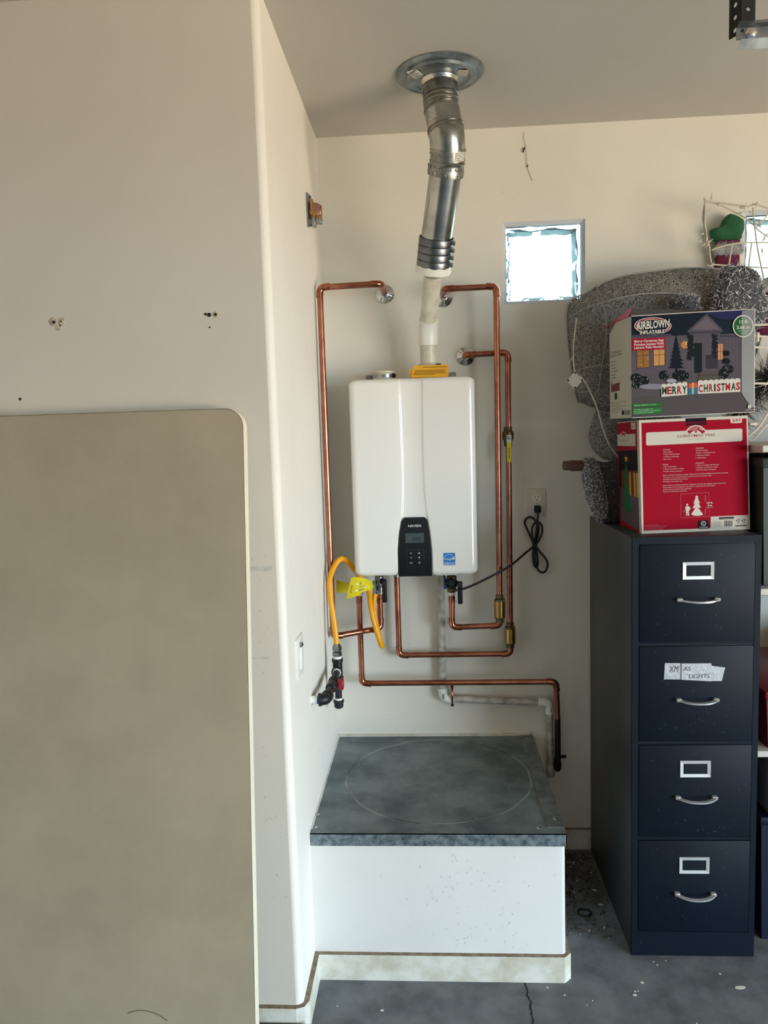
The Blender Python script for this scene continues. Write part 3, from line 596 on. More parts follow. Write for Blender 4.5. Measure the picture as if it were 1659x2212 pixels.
# W : plastic drain
t = thing('drain_pipe', 'stained white plastic drain pipe from heater to the wall beside platform', 'drain pipe', (.6, -.04, .31))
PR = .0132
run(t, [(.4205,-.036,1.149),(.4165,-.036,.626),(.824,-.036,.606),(.828,-.036,.315),(.828,-.001,.315)], PR, PR*1.28, .021, 'pvc_dirty', 'pvc_clean', .022, skip=(2,))
obj('elbow', MB().tube(fillet([(.828,-.036,.36),(.828,-.036,.315),(.828,-.001,.315)], .016)[0], PR*1.2, 16), 'pvc_dirty', t)
def barcode(root, x, y, z, w, h, n=(0,-1,0)):
    o = obj('sticker', MB().box(x-w/2, x+w/2, y-.0006, y, z-h/2, z+h/2), 'label_white', root, smooth=False); mb = MB(); rnd = random.Random(int(x*1e4))
    zz = z-h/2+.002
    while zz < z+h/2-.002: d = rnd.choice((.0007, .0013, .002)); mb.box(x-w/2+.001, x+w/2-.001, y-.0010, y-.0006, zz, zz+d); zz += d+rnd.choice((.0008, .0014))
    obj('barcode', mb, 'ink', o, smooth=False)
barcode(t, .4175, -.0532, .640, .010, .026); barcode(t, .829, -.0532, .585, .010, .022)
mb = MB().tube([(.452, -.036+.021*math.cos(a)*.9, .640+.034*math.sin(a)) for a in [k*2*PI/20 for k in range(21)]], .0042, 8, cap=False); sp = obj('pipe_strap', mb, 'copper_fit', t)
obj('strap_tab', MB().bbox(.446,.458,-.042,-.030,.664,.685,.002,1).bbox(.446,.458,-.042,-.030,.596,.612,.002,1), 'copper_fit', sp)

# ================================================================== VENT
t = thing('vent_pipe', 'exhaust vent from heater to ceiling, white plastic below and silver duct above', 'vent pipe', (.393, -.13, 1.9))
VP = {}
A0, A1, A2, A3, A4 = V3((.393,-.130,1.885)), V3((.393,-.152,2.02)), V3((.4135,-.272,2.178)), V3((.4275,-.325,2.284)), V3((.4600,-.422,2.462))
obj('plastic_pipe', MB().tube([A0, A1], .0302, 26), 'pvc', t)
pth = fillet([A0, A1, A2], .09, 8)[0]; arc = pth[1:-1]
obj('coupling', MB().tube([arc[0]-(A1-A0).normalized()*.034]+[arc[0]-(A1-A0).normalized()*.033]+arc+[arc[-1]+(A2-A1).normalized()*.010, arc[-1]+(A2-A1).normalized()*.011], [.0305]+[.0342]*(len(arc)+2)+[.0305], 26), 'pvc_clean', t)
obj('plastic_pipe', MB().tube([arc[-1], A2], .0302, 26), 'pvc', t)
d1 = (A3-A2).normalized(); c0 = A2+d1*.012
obj('adapter', MB().lathe([(.031,-.008),(.052,0),(.060,.002),(.060,.026),(.055,.03),(.05,.05)], c0-d1*.004, d1, 10), 'pvc_clean', t)
b0 = c0+d1*.020; bl = (A3-b0).length+.006
for k in range(4):
    p = b0+d1*(bl*k/4); o = obj('clamp_band', MB().lathe([(.054,0),(.0570,.0004),(.0576,.001),(.0576,bl/4-.0022),(.0570,bl/4-.0014),(.054,bl/4-.001)], p, d1, 36, cap=False), 'band_dark', t)
    s_ = V3((1,0,0)); s_ = (s_-d1*s_.dot(d1)).normalized(); f_ = d1.cross(s_); q = p+d1*(bl/8)+s_*.054-f_*.020*(1 if f_.y > 0 else -1)
    M = Matrix((( *s_, 0), (*f_, 0), (*d1, 0), (0,0,0,1))).transposed(); M.translation = q
    obj('clamp_screw', MB().bbox(-.008,.008,-.010,.010,-.006,.006,.002,1, M).add(*(lambda mbb: (mbb.v, mbb.f))(MB().tube([q-f_*.016, q+f_*.016], .0038, 8))), 'steel', o)
d2 = (A4-A3).normalized(); seam = [A3-d2*.01+d2*((A4-A3).length+.02)*k/10 for k in range(11)]
obj('duct', MB().tube(seam, .0505, 36), 'duct', t)
# dent-free straight seam on the duct
s_ = V3((.62,-.78,0)); s_ = (s_-d2*s_.dot(d2)).normalized(); obj('duct_seam', MB().tube([A3+s_*.0508, A4+s_*.0508], .0016, 6), 'duct_dull', t)
C0 = A4-d2*.012
col = obj('collar', MB().lathe([(.0515,0),(.0570,.0005),(.0570,.022),(.0545,.026),(.0545,.036),(.0560,.04),(.052,.046)], C0, d2, 36, cap=False), 'duct_dull', t)
for a in (-.5, .1, .7, -1.3):
    dr = V3((math.sin(a), -math.cos(a), 0)); dr = (dr-d2*dr.dot(d2)).normalized(); obj('rivet', MB().lathe([(.0045,0),(.0045,.002),(.002,.004)], C0+d2*.010+dr*.0565, dr, 8), 'chrome', col)
    tn = d2.cross(dr); obj('crimp', MB().tube([C0+d2*.030+dr*.0552-tn*.012, C0+d2*.024+dr*.0565-tn*.011, C0+d2*.024+dr*.0565+tn*.011, C0+d2*.030+dr*.0552+tn*.012], .0016, 6), 'duct', col)
E0 = C0+d2*.042; E1 = V3((.4672,-.452,2.520)); E2 = V3((.4640,-.462,2.556)); E3 = V3((.4500,-.452,2.640)); E4 = V3((.4470,-.447,2.705))
g1 = [E0, E0.lerp(E1, .5), E1]; dd = (E2-E1)
for nm, p, rr_, mm in (('elbow_gore', [E0, E0.lerp(E1,.5), E1], .0535, 'duct_dull'), ('elbow_gore', [E1-(E1-E0).normalized()*.012, E1.lerp(E2,.35), E2, E2.lerp(E3,.25)], .0545, 'duct'), ('elbow_gore', [E2.lerp(E3,.08), E2.lerp(E3,.4), E3.lerp(E2,.3), E3], .0535, 'duct'), ('elbow_end', [E3-(E4-E3)*.15, E3, E3.lerp(E4,.5), E4], .0525, 'duct_dull')):
    sm = smooth_path(p, 5); o = obj(nm, MB().tube(sm, rr_, 36), mm, t)
    obj('seam_bead', MB().tube(sm[:2], rr_+.0022, 36).tube(sm[-2:], rr_+.0022, 36), 'duct_dull', o)
for k in range(2): p = E3.lerp(E4, .12+.2*k); obj('bead', MB().tube([p, p+(E4-E3).normalized()*.006], .0548, 36), 'duct', t)
up_ = (E4-E3).normalized(); obj('top_collar', MB().lathe([(.0535,0),(.0555,.001),(.0555,.026),(.052,.03)], E4-up_*.034, up_, 36, cap=False), 'duct_dull', t)
obj('foil_tape', MB().lathe([(.050,0),(.0565,.004),(.052,.016),(.0585,.028),(.054,.040),(.062,.046)], (.4468,-.4465,H-.052), (0,0,1), 22, cap=False), 'foil', t)
def plate(x, y, w, h, ang, m_, nm, z, par):
    c, s2 = math.cos(ang), math.sin(ang); mb = MB(); mb.prism([(-w/2,-h/2),(w/2,-h/2),(w/2,h/2),(-w/2,h/2)], (x,y,z), (c,s2,0), (-s2,c,0), (0,0,-1), .0008); return obj(nm, mb, m_, par, smooth=False)
cp_ = obj('ceiling_plate', MB().lathe([(.045,-.020),(.062,-.014),(.090,-.012),(.094,-.016),(.100,-.016),(.105,-.009),(.118,-.008),(.121,-.011),(.126,-.011),(.130,-.007),(.134,-.004),(.134,-.0005)], (.4468,-.446,H), (0,0,1), 56, cap=False), 'galv', t)
stk = plate(.374, -.484, .034, .052, -.5, 'label_white', 'sticker', H-.0150, cp_); plate(.515, -.472, .034, .036, .2, 'cardboard_white', 'sticker', H-.0150, cp_)
mb = MB()
for i in range(7): c, s2 = math.cos(-.5), math.sin(-.5); mb.prism([(-.013,-.0008),(.010-.004*(i % 3),-.0008),(.010-.004*(i % 3),.0008),(-.013,.0008)], (.374+s2*.0 - s2*(i-3)*.006, -.484+c*(i-3)*.006, H-.0159), (c,s2,0), (-s2,c,0), (0,0,-1), .0004)
obj('sticker_print', mb, 'ink', t, smooth=False)
# labels on the duct
def duct_label(p, axis, ang0, ang1, r, h, nm, lines=True, m_='label_white'):
    axis = axis.normalized(); x = V3((1,0,0)); x = (x-axis*x.dot(axis)).normalized(); y = axis.cross(x); mb = MB(); ink = MB(); N = 8
    f = lambda a, k, e_: p+axis*k+(x*math.cos(a)+y*math.sin(a))*(r+e_)
    for i in range(N):
        a, b_ = ang0+(ang1-ang0)*i/N, ang0+(ang1-ang0)*(i+1)/N; mb.add([f(a,-h/2,.0006), f(b_,-h/2,.0006), f(b_,h/2,.0006), f(a,h/2,.0006)], [(0,1,2,3)])
        if lines:
            for q in range(5):
                if (i+q*2) % 5 != 0: k = -h/2+h*(q+.7)/5.6; ink.add([f(a,k,.0011), f(b_,k,.0011), f(b_,k+h*.05,.0011), f(a,k+h*.05,.0011)], [(0,1,2,3)])
    o = obj(nm, mb, m_, t)
    if lines: obj('label_print', ink, 'ink', o)
duct_label(E0.lerp(E1, .48), E1-E0, -1.15, -.35, .0537, .026, 'duct_label'); duct_label(E2.lerp(E3, .62), E3-E2, -2.5, -2.05, .0537, .032, 'duct_label', True)

# ================================================================== GAS LINE
t = thing('gas_pipe', 'black iron gas pipe with red valve handle coming out of left wall', 'gas pipe', (.03, -.4, .69))
gz = .828
obj('wall_stub', MB().tube([(-.01,-.612,.833),(.022,-.610,.832)], .0125, 16), 'plate_white', t); obj('stub_thread', MB().tube([(.018,-.611,.832),(.034,-.609,.831)], .0128, 16), 'blue_plastic', t)
obj('elbow', MB().tube([(.024,-.610,.832)]+fillet([(.025,-.610,.832),(.0455,-.606,.831),(.0455,-.50,gz)], .018)[0][1:-1]+[(.0455,-.57,.8305)], [.0185]+[.0175]*9+[.0165], 16).tube([(.022,-.611,.832),(.032,-.609,.832)], .0205, 16).tube([(.0455,-.578,.8305),(.0455,-.568,.8305)], .0195, 16), 'iron', t)
obj('nipple', MB().tube([(.0455,-.57,.8305),(.0455,-.49,gz)], .0122, 14), 'iron', t)
vb = obj('valve_body', MB().lathe([(.0135,0),(.0175,.004),(.0175,.022),(.0145,.028),(.0165,.045),(.0145,.062),(.0175,.068),(.0175,.086),(.0135,.09)], (.0455,-.50,gz), (0,1,0), 12), 'iron', t)
obj('red_handle', MB().bbox(.066,.084,-.468,-.442,.812,.846,.003,1), 'red_plastic', vb); obj('valve_stem', MB().tube([(.055,-.455,gz),(.070,-.455,gz)], .008, 10), 'iron', vb)
obj('nipple', MB().tube([(.0455,-.42,gz),(.0455,-.31,gz)], .0122, 14), 'iron', t); obj('thread_seal', MB().tube([(.0455,-.334,gz),(.0455,-.324,gz)], .0150, 16), 'teflon', t)
tz = .828
obj('tee', MB().lathe([(.0165,-.034),(.0195,-.033),(.0195,-.024),(.017,-.021),(.017,.028),(.0195,.031),(.0195,.042),(.0165,.043)], (.0455,-.30,tz), seg=20).tube([(.0455,-.30,tz),(.0455,-.326,tz)], .0172, 18).tube([(.0455,-.316,tz),(.0455,-.327,tz)], .0200, 18), 'iron', t)
obj('drip_leg', MB().tube([(.0455,-.30,tz-.03),(.0445,-.30,.712)], .0122, 16), 'iron', t); obj('thread_seal', MB().tube([(.0445,-.30,.728),(.0445,-.30,.716)], .0138, 16), 'teflon', t)
obj('drip_cap', MB().lathe([(0,0),(.012,.001),(.0165,.006),(.0165,.020),(.0190,.022),(.0190,.030),(.0165,.031)], (.0445,-.30,.690), seg=20), 'iron', t)
# yellow flexible connector
t = thing('gas_hose', 'yellow flexible gas hose looping from the gas pipe up under the heater', 'hose', (.0455, -.3, .87))
obj('thread_seal', MB().lathe([(.0150,0),(.0150,.012)], (.0455,-.30,.868)), 'teflon', t)
obj('nut', MB().lathe([(.0135,0),(.0165,.002),(.0165,.016),(.0135,.018)], (.0455,-.30,.878), seg=6), 'steel', t); obj('nut', MB().lathe([(.0135,0),(.0160,.002),(.0160,.017),(.0125,.020),(.0118,.027)], (.0455,-.30,.897), seg=6), 'steel', t)
hp = [(.0455,-.30,.915),(.039,-.29,.985),(.0255,-.272,1.085),(.0225,-.255,1.14),(.036,-.225,1.184),(.059,-.20,1.209),(.082,-.175,1.193),(.098,-.155,1.165),(.124,-.135,1.127),(.150,-.142,1.082),(.158,-.168,1.028),(.170,-.178,.968),(.187,-.178,.905),(.1945,-.163,.874),(.186,-.146,.900),(.172,-.138,.965),(.168,-.137,1.03),(.1735,-.132,1.066)]
pth = smooth_path(hp, 12); L = [0]
for a, b_ in zip(pth, pth[1:]): L.append(L[-1]+(b_-a).length)
tot = L[-1]; st_ = .0026; res = []; j = 0; s_ = 0
while s_ < tot:
    while L[j+1] < s_: j += 1
    k = (s_-L[j])/(L[j+1]-L[j]); res.append(pth[j].lerp(pth[j+1], k)); s_ += st_
obj('hose', MB().tube(res, [.0094+(.0008 if i % 2 else 0) for i in range(len(res))], 14), 'hose_yellow', t)
obj('end_nut', MB().lathe([(.0095,0),(.0095,.006),(.0075,.007),(.0075,.012),(.0115,.013),(.0115,.032),(.008,.034),(.008,.05)], (.1735,-.132,1.064), (0,.05,1), 6), 'chrome', t)
tg = MB()   # bent warning tag wrapped over the hose
prof = [(.078,1.062,-.235),(.082,1.10,-.236),(.092,1.122,-.232),(.106,1.134,-.225),(.120,1.137,-.215),(.142,1.130,-.205),(.160,1.117,-.195),(.169,1.098,-.185)]
def tagsurf(mbt, prof, dv, th=.0008):
    n = len(prof); a = [V3((p[0], p[2], p[1])) for p in prof]; dv = V3(dv); q = [p+dv for p in a]; off = V3((0,th,0)); mbt.add(a+q+[p+off for p in a]+[p+off for p in q], [(i,i+1,n+i+1,n+i) for i in range(n-1)]+[(2*n+i,3*n+i,3*n+i+1,2*n+i+1) for i in range(n-1)]+[(0,n,3*n,2*n),(n-1,3*n-1,4*n-1,2*n-1)]+[(i,2*n+i,2*n+i+1,i+1) for i in range(n-1)]+[(n+i,n+i+1,3*n+i+1,3*n+i) for i in range(n-1)])
front = [(.1155,1.150,-.232),(.124,1.148,-.236),(.134,1.142,-.236),(.148,1.134,-.232),(.160,1.124,-.226),(.169,1.108,-.220)]
mbq = MB(); top = [V3((.097,-.238,1.146)), V3((.112,-.240,1.150)), V3((.130,-.238,1.146)), V3((.150,-.228,1.140)), V3((.166,-.214,1.128)), V3((.175,-.20,1.108))]
bot = [V3((.079,-.245,1.070)), V3((.100,-.250,1.077)), V3((.124,-.250,1.084)), V3((.140,-.246,1.096)), V3((.158,-.238,1.1)), V3((.170,-.226,1.094))]
n = 6; N = 5; vs = [top[i].lerp(bot[i], j/N)+V3((0, -.010*math.sin(PI*j/N), 0)) for j in range(N+1) for i in range(n)]
mbq.add(vs+[p+V3((0,.0008,0)) for p in vs], [(j*n+i,j*n+i+1,(j+1)*n+i+1,(j+1)*n+i) for j in range(N) for i in range(n-1)]+[tuple(k+len(vs) for k in (j*n+i,(j+1)*n+i,(j+1)*n+i+1,j*n+i+1)) for j in range(N) for i in range(n-1)])
wt = thing('warning_tag', 'bright yellow warning tag wrapped round the gas hose below the heater', 'tag', (.12, -.24, 1.07))
obj('tag_sheet', mbq, 'tag_yellow', wt)
ink = MB()
for j in range(1, 13):
    a = .18+.05*j; 
    if j % 4 == 0: continue
    for i0, i1 in ((2.0, 3.2), (3.5, 4.8)):
        def pt(ii, aa): i_ = int(ii); f_ = ii-i_; i2 = min(5, i_+1); return top[i_].lerp(top[i2], f_).lerp(bot[i_].lerp(bot[i2], f_), aa)+V3((0, -.010*math.sin(PI*aa)-.0008, 0))
        ink.add([pt(i0,a), pt(i1,a), pt(i1,a+.018), pt(i0,a+.018)], [(0,1,2,3)])
obj('tag_print', ink, 'ink', wt, smooth=False)
lab = MB(); lab.add([pt(1.35,.30), pt(1.9,.30), pt(1.9,.72), pt(1.35,.72)], [(0,1,2,3)]); lb = obj('tag_label', lab, 'label_white', wt, smooth=False)
ink = MB()
for k in range(6): ink.add([pt(.5,.35+.07*k)+V3((0,-.0004,0)), pt(.75+.1*(k % 2),.35+.07*k)+V3((0,-.0004,0)), pt(.75+.1*(k % 2),.38+.07*k)+V3((0,-.0004,0)), pt(.5,.38+.07*k)+V3((0,-.0004,0))], [(0,1,2,3)])
obj('tag_print', ink, 'ink', wt, smooth=False)
obj('tag_tail', MB().add(*(lambda a: (a, [(0,1,2,3),(7,6,5,4)]))([V3((.034,-.165,1.125)),V3((.088,-.17,1.112)),V3((.088,-.17,1.076)),V3((.034,-.165,1.078)),V3((.034,-.164,1.125)),V3((.088,-.169,1.112)),V3((.088,-.169,1.076)),V3((.034,-.164,1.078))])), 'tag_yellow', wt, smooth=False)

# ================================================================== OUTLET, CORD, SWITCH, LATCH
t = thing('wall_outlet', 'beige duplex wall outlet on the back wall with a black plug', 'outlet', (.789, 0, 1.376))
obj('cover_plate', MB().bbox(.7555,.8225,-.006,.002,1.3215,1.4305,.002,2), 'plate_beige', t)
for zz in (1.3955, 1.3565):
    s2 = obj('socket', MB().lathe([(.0175,0),(.0175,.002),(.0165,.003),(0,.003)], (.789,-.0055,zz), (0,-1,0), 24), 'plate_white', t)
    obj('slot', MB().box(.781,.783,-.0092,-.008,zz,zz+.008).box(.794,.796,-.0092,-.008,zz+.0005,zz+.0075).box(.7865,.7905,-.0092,-.008,zz-.010,zz-.006), 'hole', s2, smooth=False)
obj('plate_screw', MB().lathe([(.003,0),(.003,.001),(0,.0015)], (.789,-.006,1.376), (0,-1,0), 8), 'steel', t)
t = thing('power_cord', 'black power cord bundled in loops, plugged into the beige outlet', 'power cord', (.79, -.02, 1.12))
obj('plug', MB().bbox(.777,.801,-.036,-.0086,1.340,1.368,.005,2), 'black_plastic', t)
cp3 = [(.789,-.032,1.346),(.788,-.034,1.325),(.785,-.034,1.295),(.779,-.030,1.25),(.772,-.026,1.225),(.757,-.022,1.262),(.741,-.020,1.302),(.752,-.020,1.322),(.768,-.022,1.322),(.780,-.026,1.312),(.800,-.036,1.297),(.802,-.040,1.268),(.790,-.036,1.236),(.774,-.030,1.212),(.770,-.022,1.18),(.774,-.018,1.142),(.783,-.018,1.132),(.788,-.020,1.15),(.783,-.026,1.19),(.776,-.034,1.218),(.766,-.038,1.25),(.766,-.036,1.285),(.780,-.030,1.304),(.791,-.026,1.290),(.788,-.022,1.25),(.780,-.020,1.225),(.790,-.024,1.20),(.812,-.026,1.172),(.824,-.026,1.148),(.818,-.024,1.120),(.803,-.022,1.112),(.787,-.024,1.125),(.775,-.032,1.165),(.772,-.044,1.208),(.762,-.058,1.212),(.735,-.085,1.199),(.69,-.128,1.172),(.655,-.148,1.153),(.60,-.165,1.128),(.53,-.178,1.098),(.482,-.178,1.083),(.455,-.168,1.083),(.437,-.15,1.098),(.430,-.12,1.13),(.430,-.11,1.152)]
obj('cable', MB().tube(smooth_path(cp3, 7), .0042, 10), 'cord_black', t)
obj('cable_tie', MB().bbox(.767,.785,-.042,-.014,1.206,1.224,.003,1), 'cord_black', t)
t = thing('switch_plate', 'white wall plate with a small keyed switch on the alcove wall', 'switch', (0, -.796, .97))
obj('cover_plate', MB().bbox(-.001,.006,-.846,-.746,.972,1.086,.0022,2), 'plate_white', t); obj('rocker', MB().bbox(.004,.011,-.808,-.782,.99,1.055,.002,1), 'plate_white', t); obj('switch_key', MB().lathe([(.007,0),(.007,.006),(.003,.009)], (.006,-.796,1.062), (1,0,0), 12), 'steel', t)
t = thing('wall_bracket', 'galvanised plate with gold-toned metal latch body high on left alcove wall', 'bracket', (0, -.27, 2.35))
M = Matrix.Identity(4)
obj('back_plate', MB().prism([(-.310,2.345),(-.224,2.372),(-.222,2.47),(-.312,2.455)][::-1], (0,0,0), (0,1,0), (0,0,1), (1,0,0), .005), 'galv', t, smooth=False)
lb = obj('latch_body', MB().bbox(.004,.038,-.290,-.250,2.385,2.428,.004,2), 'gold_iridescent', t)
obj('latch_head', MB().bbox(.010,.020,-.296,-.244,2.383,2.440,.002,1).bbox(.028,.046,-.286,-.254,2.386,2.424,.004,1), 'gold_iridescent', lb); obj('latch_block', MB().bbox(.009,.019,-.302,-.292,2.386,2.402,.001,1), 'brass', lb)
obj('latch_tongue', MB().bbox(.012,.026,-.288,-.262,2.352,2.388,.002,1).bbox(.026,.048,-.284,-.270,2.360,2.380,.002,1), 'steel', lb)
for y, z in ((-.262, 2.455), (-.262, 2.362)): obj('bolt', MB().lathe([(.004,0),(.004,.003),(0,.004)], (.005,y,z), (1,0,0), 6), 'iron', t)

# ================================================================== TABLE leaning on the front face
t = thing('folding_table', 'beige laminate folding table stood on end, leaning against the tan wall', 'table', (-.45, -1.2, 0))
LEAN = math.radians(6.73); TZ = 1.727; TH = .036; Lt = TZ/math.cos(LEAN); Wt = .76; xr = -.0755; cr_ = .047
uu = V3((1,0,0)); vv = V3((0, math.sin(LEAN), math.cos(LEAN))); nn = V3((0, -math.cos(LEAN), math.sin(LEAN)))
o0 = V3((xr-Wt, -1.002-math.sin(LEAN)*Lt, 0))
def rrect(w, h, r, ins=0, n=8):
    out = []
    for cx, cy, a0 in ((w-r, r, -PI/2), (w-r, h-r, 0), (r, h-r, PI/2), (r, r, PI)):
        for k in range(n+1): a = a0+k/n*PI/2; out.append((cx+(r-ins)*math.cos(a), cy+(r-ins)*math.sin(a)))
    return out
obj('table_top', MB().prism(rrect(Wt, Lt, cr_, .0012), o0-nn*.006, uu, vv, nn, .006), 'table_top', t)
k1, k2, k3, k4 = rrect(Wt, Lt, cr_), rrect(Wt, Lt, cr_, -.002), rrect(Wt, Lt, cr_, -.002), rrect(Wt, Lt, cr_, .004); K = len(k1); mb = MB()
secs = [(k1, -.0004), (k2, -.006), (k2, -.016), (k1, -.018), (k3, -.020), (k3, -.032), (k4, -TH)]
mb.add([o0+uu*p[0]+vv*p[1]+nn*dz for kk, dz in secs for p in kk], [(i*K+k, (i+1)*K+k, (i+1)*K+(k+1)%K, i*K+(k+1)%K) for i in range(len(secs)-1) for k in range(K)]+[tuple((len(secs)-1)*K+k for k in range(K))[::-1]]); obj('edge_band', mb, 'table_edge', t)
for zz in (.25, 1.40):
    p = lambda x, z, d: o0+uu*x+vv*z-nn*(TH+d)
    obj('folded_leg', MB().tube(fillet([p(.12,zz,.014), p(.12,zz+(.55 if zz < 1 else -.55),.014), p(.62,zz+(.55 if zz < 1 else -.55),.014), p(.62,zz,.014)], .05)[0], .0115, 10), 'steel', t)
t = tag(obj('floor_mat', MB().bbox(-.62,.020,-1.13,-.974,0,.044,.004,2), 'rubber', base=(-.3,-1.05,0)), 'black rubber slab on the floor at the foot of the tan wall', 'rubber slab')

obj('scratch', MB().tube(smooth_path([V3(q_)+nn*.0006 for q_ in ((-.3976,-1.1782,.2341),(-.3691,-1.1773,.2414),(-.3397,-1.1777,.2385),(-.3163,-1.1787,.2298),(-.2965,-1.1802,.2166))], 5), .0006, 5), 'hole', bpy.data.objects['folding_table'])
# ================================================================== FILING CABINET
KX0, KX1, KY, KD, KH = .9825, 1.3558, -.6234, .604, 1.3235
t = thing('filing_cabinet', 'dark navy four-drawer metal filing cabinet standing right of the platform', 'filing cabinet', ((KX0+KX1)/2, KY+KD/2, 0))
obj('body', MB().bbox(KX0, KX1, KY+.004, KY+KD, 0, KH, .003, 2), 'cab_body', t)
fr = MB().box(KX0, KX0+.019, KY, KY+.01, 0, KH).box(KX1-.017, KX1, KY, KY+.01, 0, KH).box(KX0+.019, KX1-.017, KY, KY+.01, 1.3025, KH).box(KX0+.019, KX1-.017, KY, KY+.01, 0, .080)
for a, b_ in ((.994, 1.004), (.686, .697), (.381, .391)): fr.box(KX0+.019, KX1-.017, KY+.001, KY+.01, a, b_)
obj('front_frame', fr, 'cab_front', t, smooth=False)
DR = [(1.0055, 1.3012), (.6985, .9925), (.3925, .6845), (.0822, .3795)]
dx0, dx1 = KX0+.0205, KX1-.0185
for i, (z0, z1) in enumerate(DR):
    d = obj('drawer', MB().bbox(dx0, dx1, KY-.0025, KY+.012, z0, z1, .0022, 2), 'cab_front', t)
    cz = (1.136, .829, .522, .2105)[i]; cx = 1.1725 if i == 0 else 1.173; hw = .0625; mbh = MB(); N = 14; fy = KY-.0025
    sect = [(-.0065,-.0022),(.0065,-.0022),(.0065,.0022),(-.0065,.0022)]; vs = []; fs = []
    for k in range(N+1):
        s_ = -1+2*k/N; x = cx+hw*s_; out = .030*(1-abs(s_)**2.6)+.004; w = .0065*(1.25-.35*(1-s_*s_)); zz = cz-.004*(1-s_*s_)+.001
        vs += [(x, fy-out-w, zz-.0022), (x, fy-out+w*.9, zz-.0022), (x, fy-out+w*.9, zz+.0024), (x, fy-out-w, zz+.0018)]
    for k in range(N):
        for q in range(4): fs.append((k*4+q, k*4+(q+1)%4, (k+1)*4+(q+1)%4, (k+1)*4+q))
    fs += [(3,2,1,0), (N*4, N*4+1, N*4+2, N*4+3)]; mbh.add(vs, fs)
    for sx in (-1, 1): mbh.bbox(cx+sx*(hw-.008)-.008, cx+sx*(hw-.008)+.008, fy-.014, fy+.001, cz-.0055, cz+.0045, .002, 1)
    obj('handle', mbh, 'handle_chrome', d)
    if i != 1:
        z1_, z0_ = ((1.2474, 1.1955), None, (.6365, .5848), (.3274, .275))[i]; x0, x1 = (1.1279, 1.2183) if i == 0 else (1.1255, 1.2158); bw_ = .0095
        h_ = MB()
        o_ = [(x0,z0_),(x1,z0_),(x1,z1_),(x0,z1_)]; i_ = [(x0+bw_,z0_+bw_),(x1-bw_,z0_+bw_),(x1-bw_,z1_-bw_),(x0+bw_,z1_-bw_)]
        for k in range(4):
            a, b_, c, e_ = o_[k], o_[(k+1)%4], i_[(k+1)%4], i_[k]
            h_.add([(a[0],fy+.0005,a[1]),(b_[0],fy+.0005,b_[1]),(b_[0],fy-.0035,b_[1]),(a[0],fy-.0035,a[1]),(c[0],fy-.0022,c[1]),(e_[0],fy-.0022,e_[1]),(c[0],fy+.0005,c[1]),(e_[0],fy+.0005,e_[1])], [(0,1,2,3),(3,2,4,5),(5,4,6,7)])
        obj('label_holder', h_, 'nickel', d, smooth=False)
    else:
        tp = MB(); pts = [[(1.078,.9415),(1.1265,.9405),(1.1265,.8905),(1.0755,.8915)], [(1.1265,.9405),(1.2135,.9400),(1.2135,.8850),(1.1265,.8905)], [(1.2135,.9320),(1.2545,.9255),(1.2455,.8845),(1.2135,.8850)]]
        for q, dep in zip(pts, (.001, .0042, .0012)): tp.prism([(a, b_) for a, b_ in q][::-1], (0, fy, 0), (1,0,0), (0,0,1), (0,-1,0), dep)
        tpo = obj('silver_tape', tp, 'tape_silver', d, smooth=False); tpo['label'] = 'strip of silver duct tape with faint handwriting'
        hw_ = MB(); text_mb(hw_, 'XM', (1.104, fy-.001, .914), (1,0,.02), (.1,0,1), .020, off=.0006, width=.026); text_mb(hw_, 'AS', (1.142, fy-.0042, .918), (1,0,.02), (.1,0,1), .014, off=.0006); text_mb(hw_, 'LIGHTS', (1.178, fy-.0042, .8955), (1,0,.02), (.1,0,1), .013, off=.0006, width=.06)
        obj('handwriting', hw_, 'pencil', tpo, smooth=False)

for d_ in [o_ for o_ in t.children if o_.name.startswith('drawer')]:
    zs_ = [(d_.matrix_basis @ V3(c)).z+ORG[d_].z for c in d_.bound_box]; smears(d_, 34, (dx0+.01, KY-.0025, min(zs_)+.01), (1,0,0), (0,0,1), dx1-dx0-.02, .27, (0,-1,0), 'scuff_blue', int(min(zs_)*100), .016, 1.0)
# ================================================================== BOXES ON THE CABINET
# lower box: red christmas tree box
BLf, BRf, BLb = V3((1.031,-.543,KH)), V3((1.375,-.493,KH)), V3((1.025,-.302,KH)); BRb = BRf+(BLb-BLf)
TLf, TRf, TLb = V3((1.0217,-.543,1.6700)), V3((1.362,-.493,1.6745)), V3((1.0156,-.302,1.6665)); TRb = TRf+(TLb-TLf)
def planar(p_, a, b_, c, ax):   # slide p_ along an axis into the plane of a, b_, c
    n_ = (b_-a).cross(c-a); p_ = p_.copy(); p_[ax] += n_.dot(a-p_)/n_[ax]; return p_
TRf = planar(TRf, BLf, BRf, TLf, 1); TLb = planar(TLb, BLf, BLb, TLf, 0)
t = thing('christmas_tree_box', 'red cardboard box printed CHRISTMAS TREE on top of the filing cabinet', 'cardboard box', ((BLf+BRb)/2)[:])
nf = (BRf-BLf).cross(TLf-BLf).normalized(); nl = (BLf-BLb).cross(TLb-BLb).normalized()
mb = MB(); c8 = [BLf, BRf, BRb, BLb, TLf, TRf, TRb, TLb]; mb.hexa(c8)
obj('carton', mb, 'cardboard_red', t, smooth=False)
p = Print([(1381,908),(1615,897),(1620,1143),(1386,1153)], [TLf, TRf, BRf, BLf], nf); WH = (228,220,204); RD = (168,0,38)
p.poly([(1381,908),(1615,897),(1620,1143),(1386,1153)], WH); 
def rb(x0, y0, x1, y1, rgb): p.poly([(x0,y0),(x1,y0-.043*(x1-x0)),(x1,y1-.043*(x1-x0)),(x0,y1)], rgb)
p.poly([(1386,913.5),(1612,903),(1617,1137),(1390,1147)], RD)
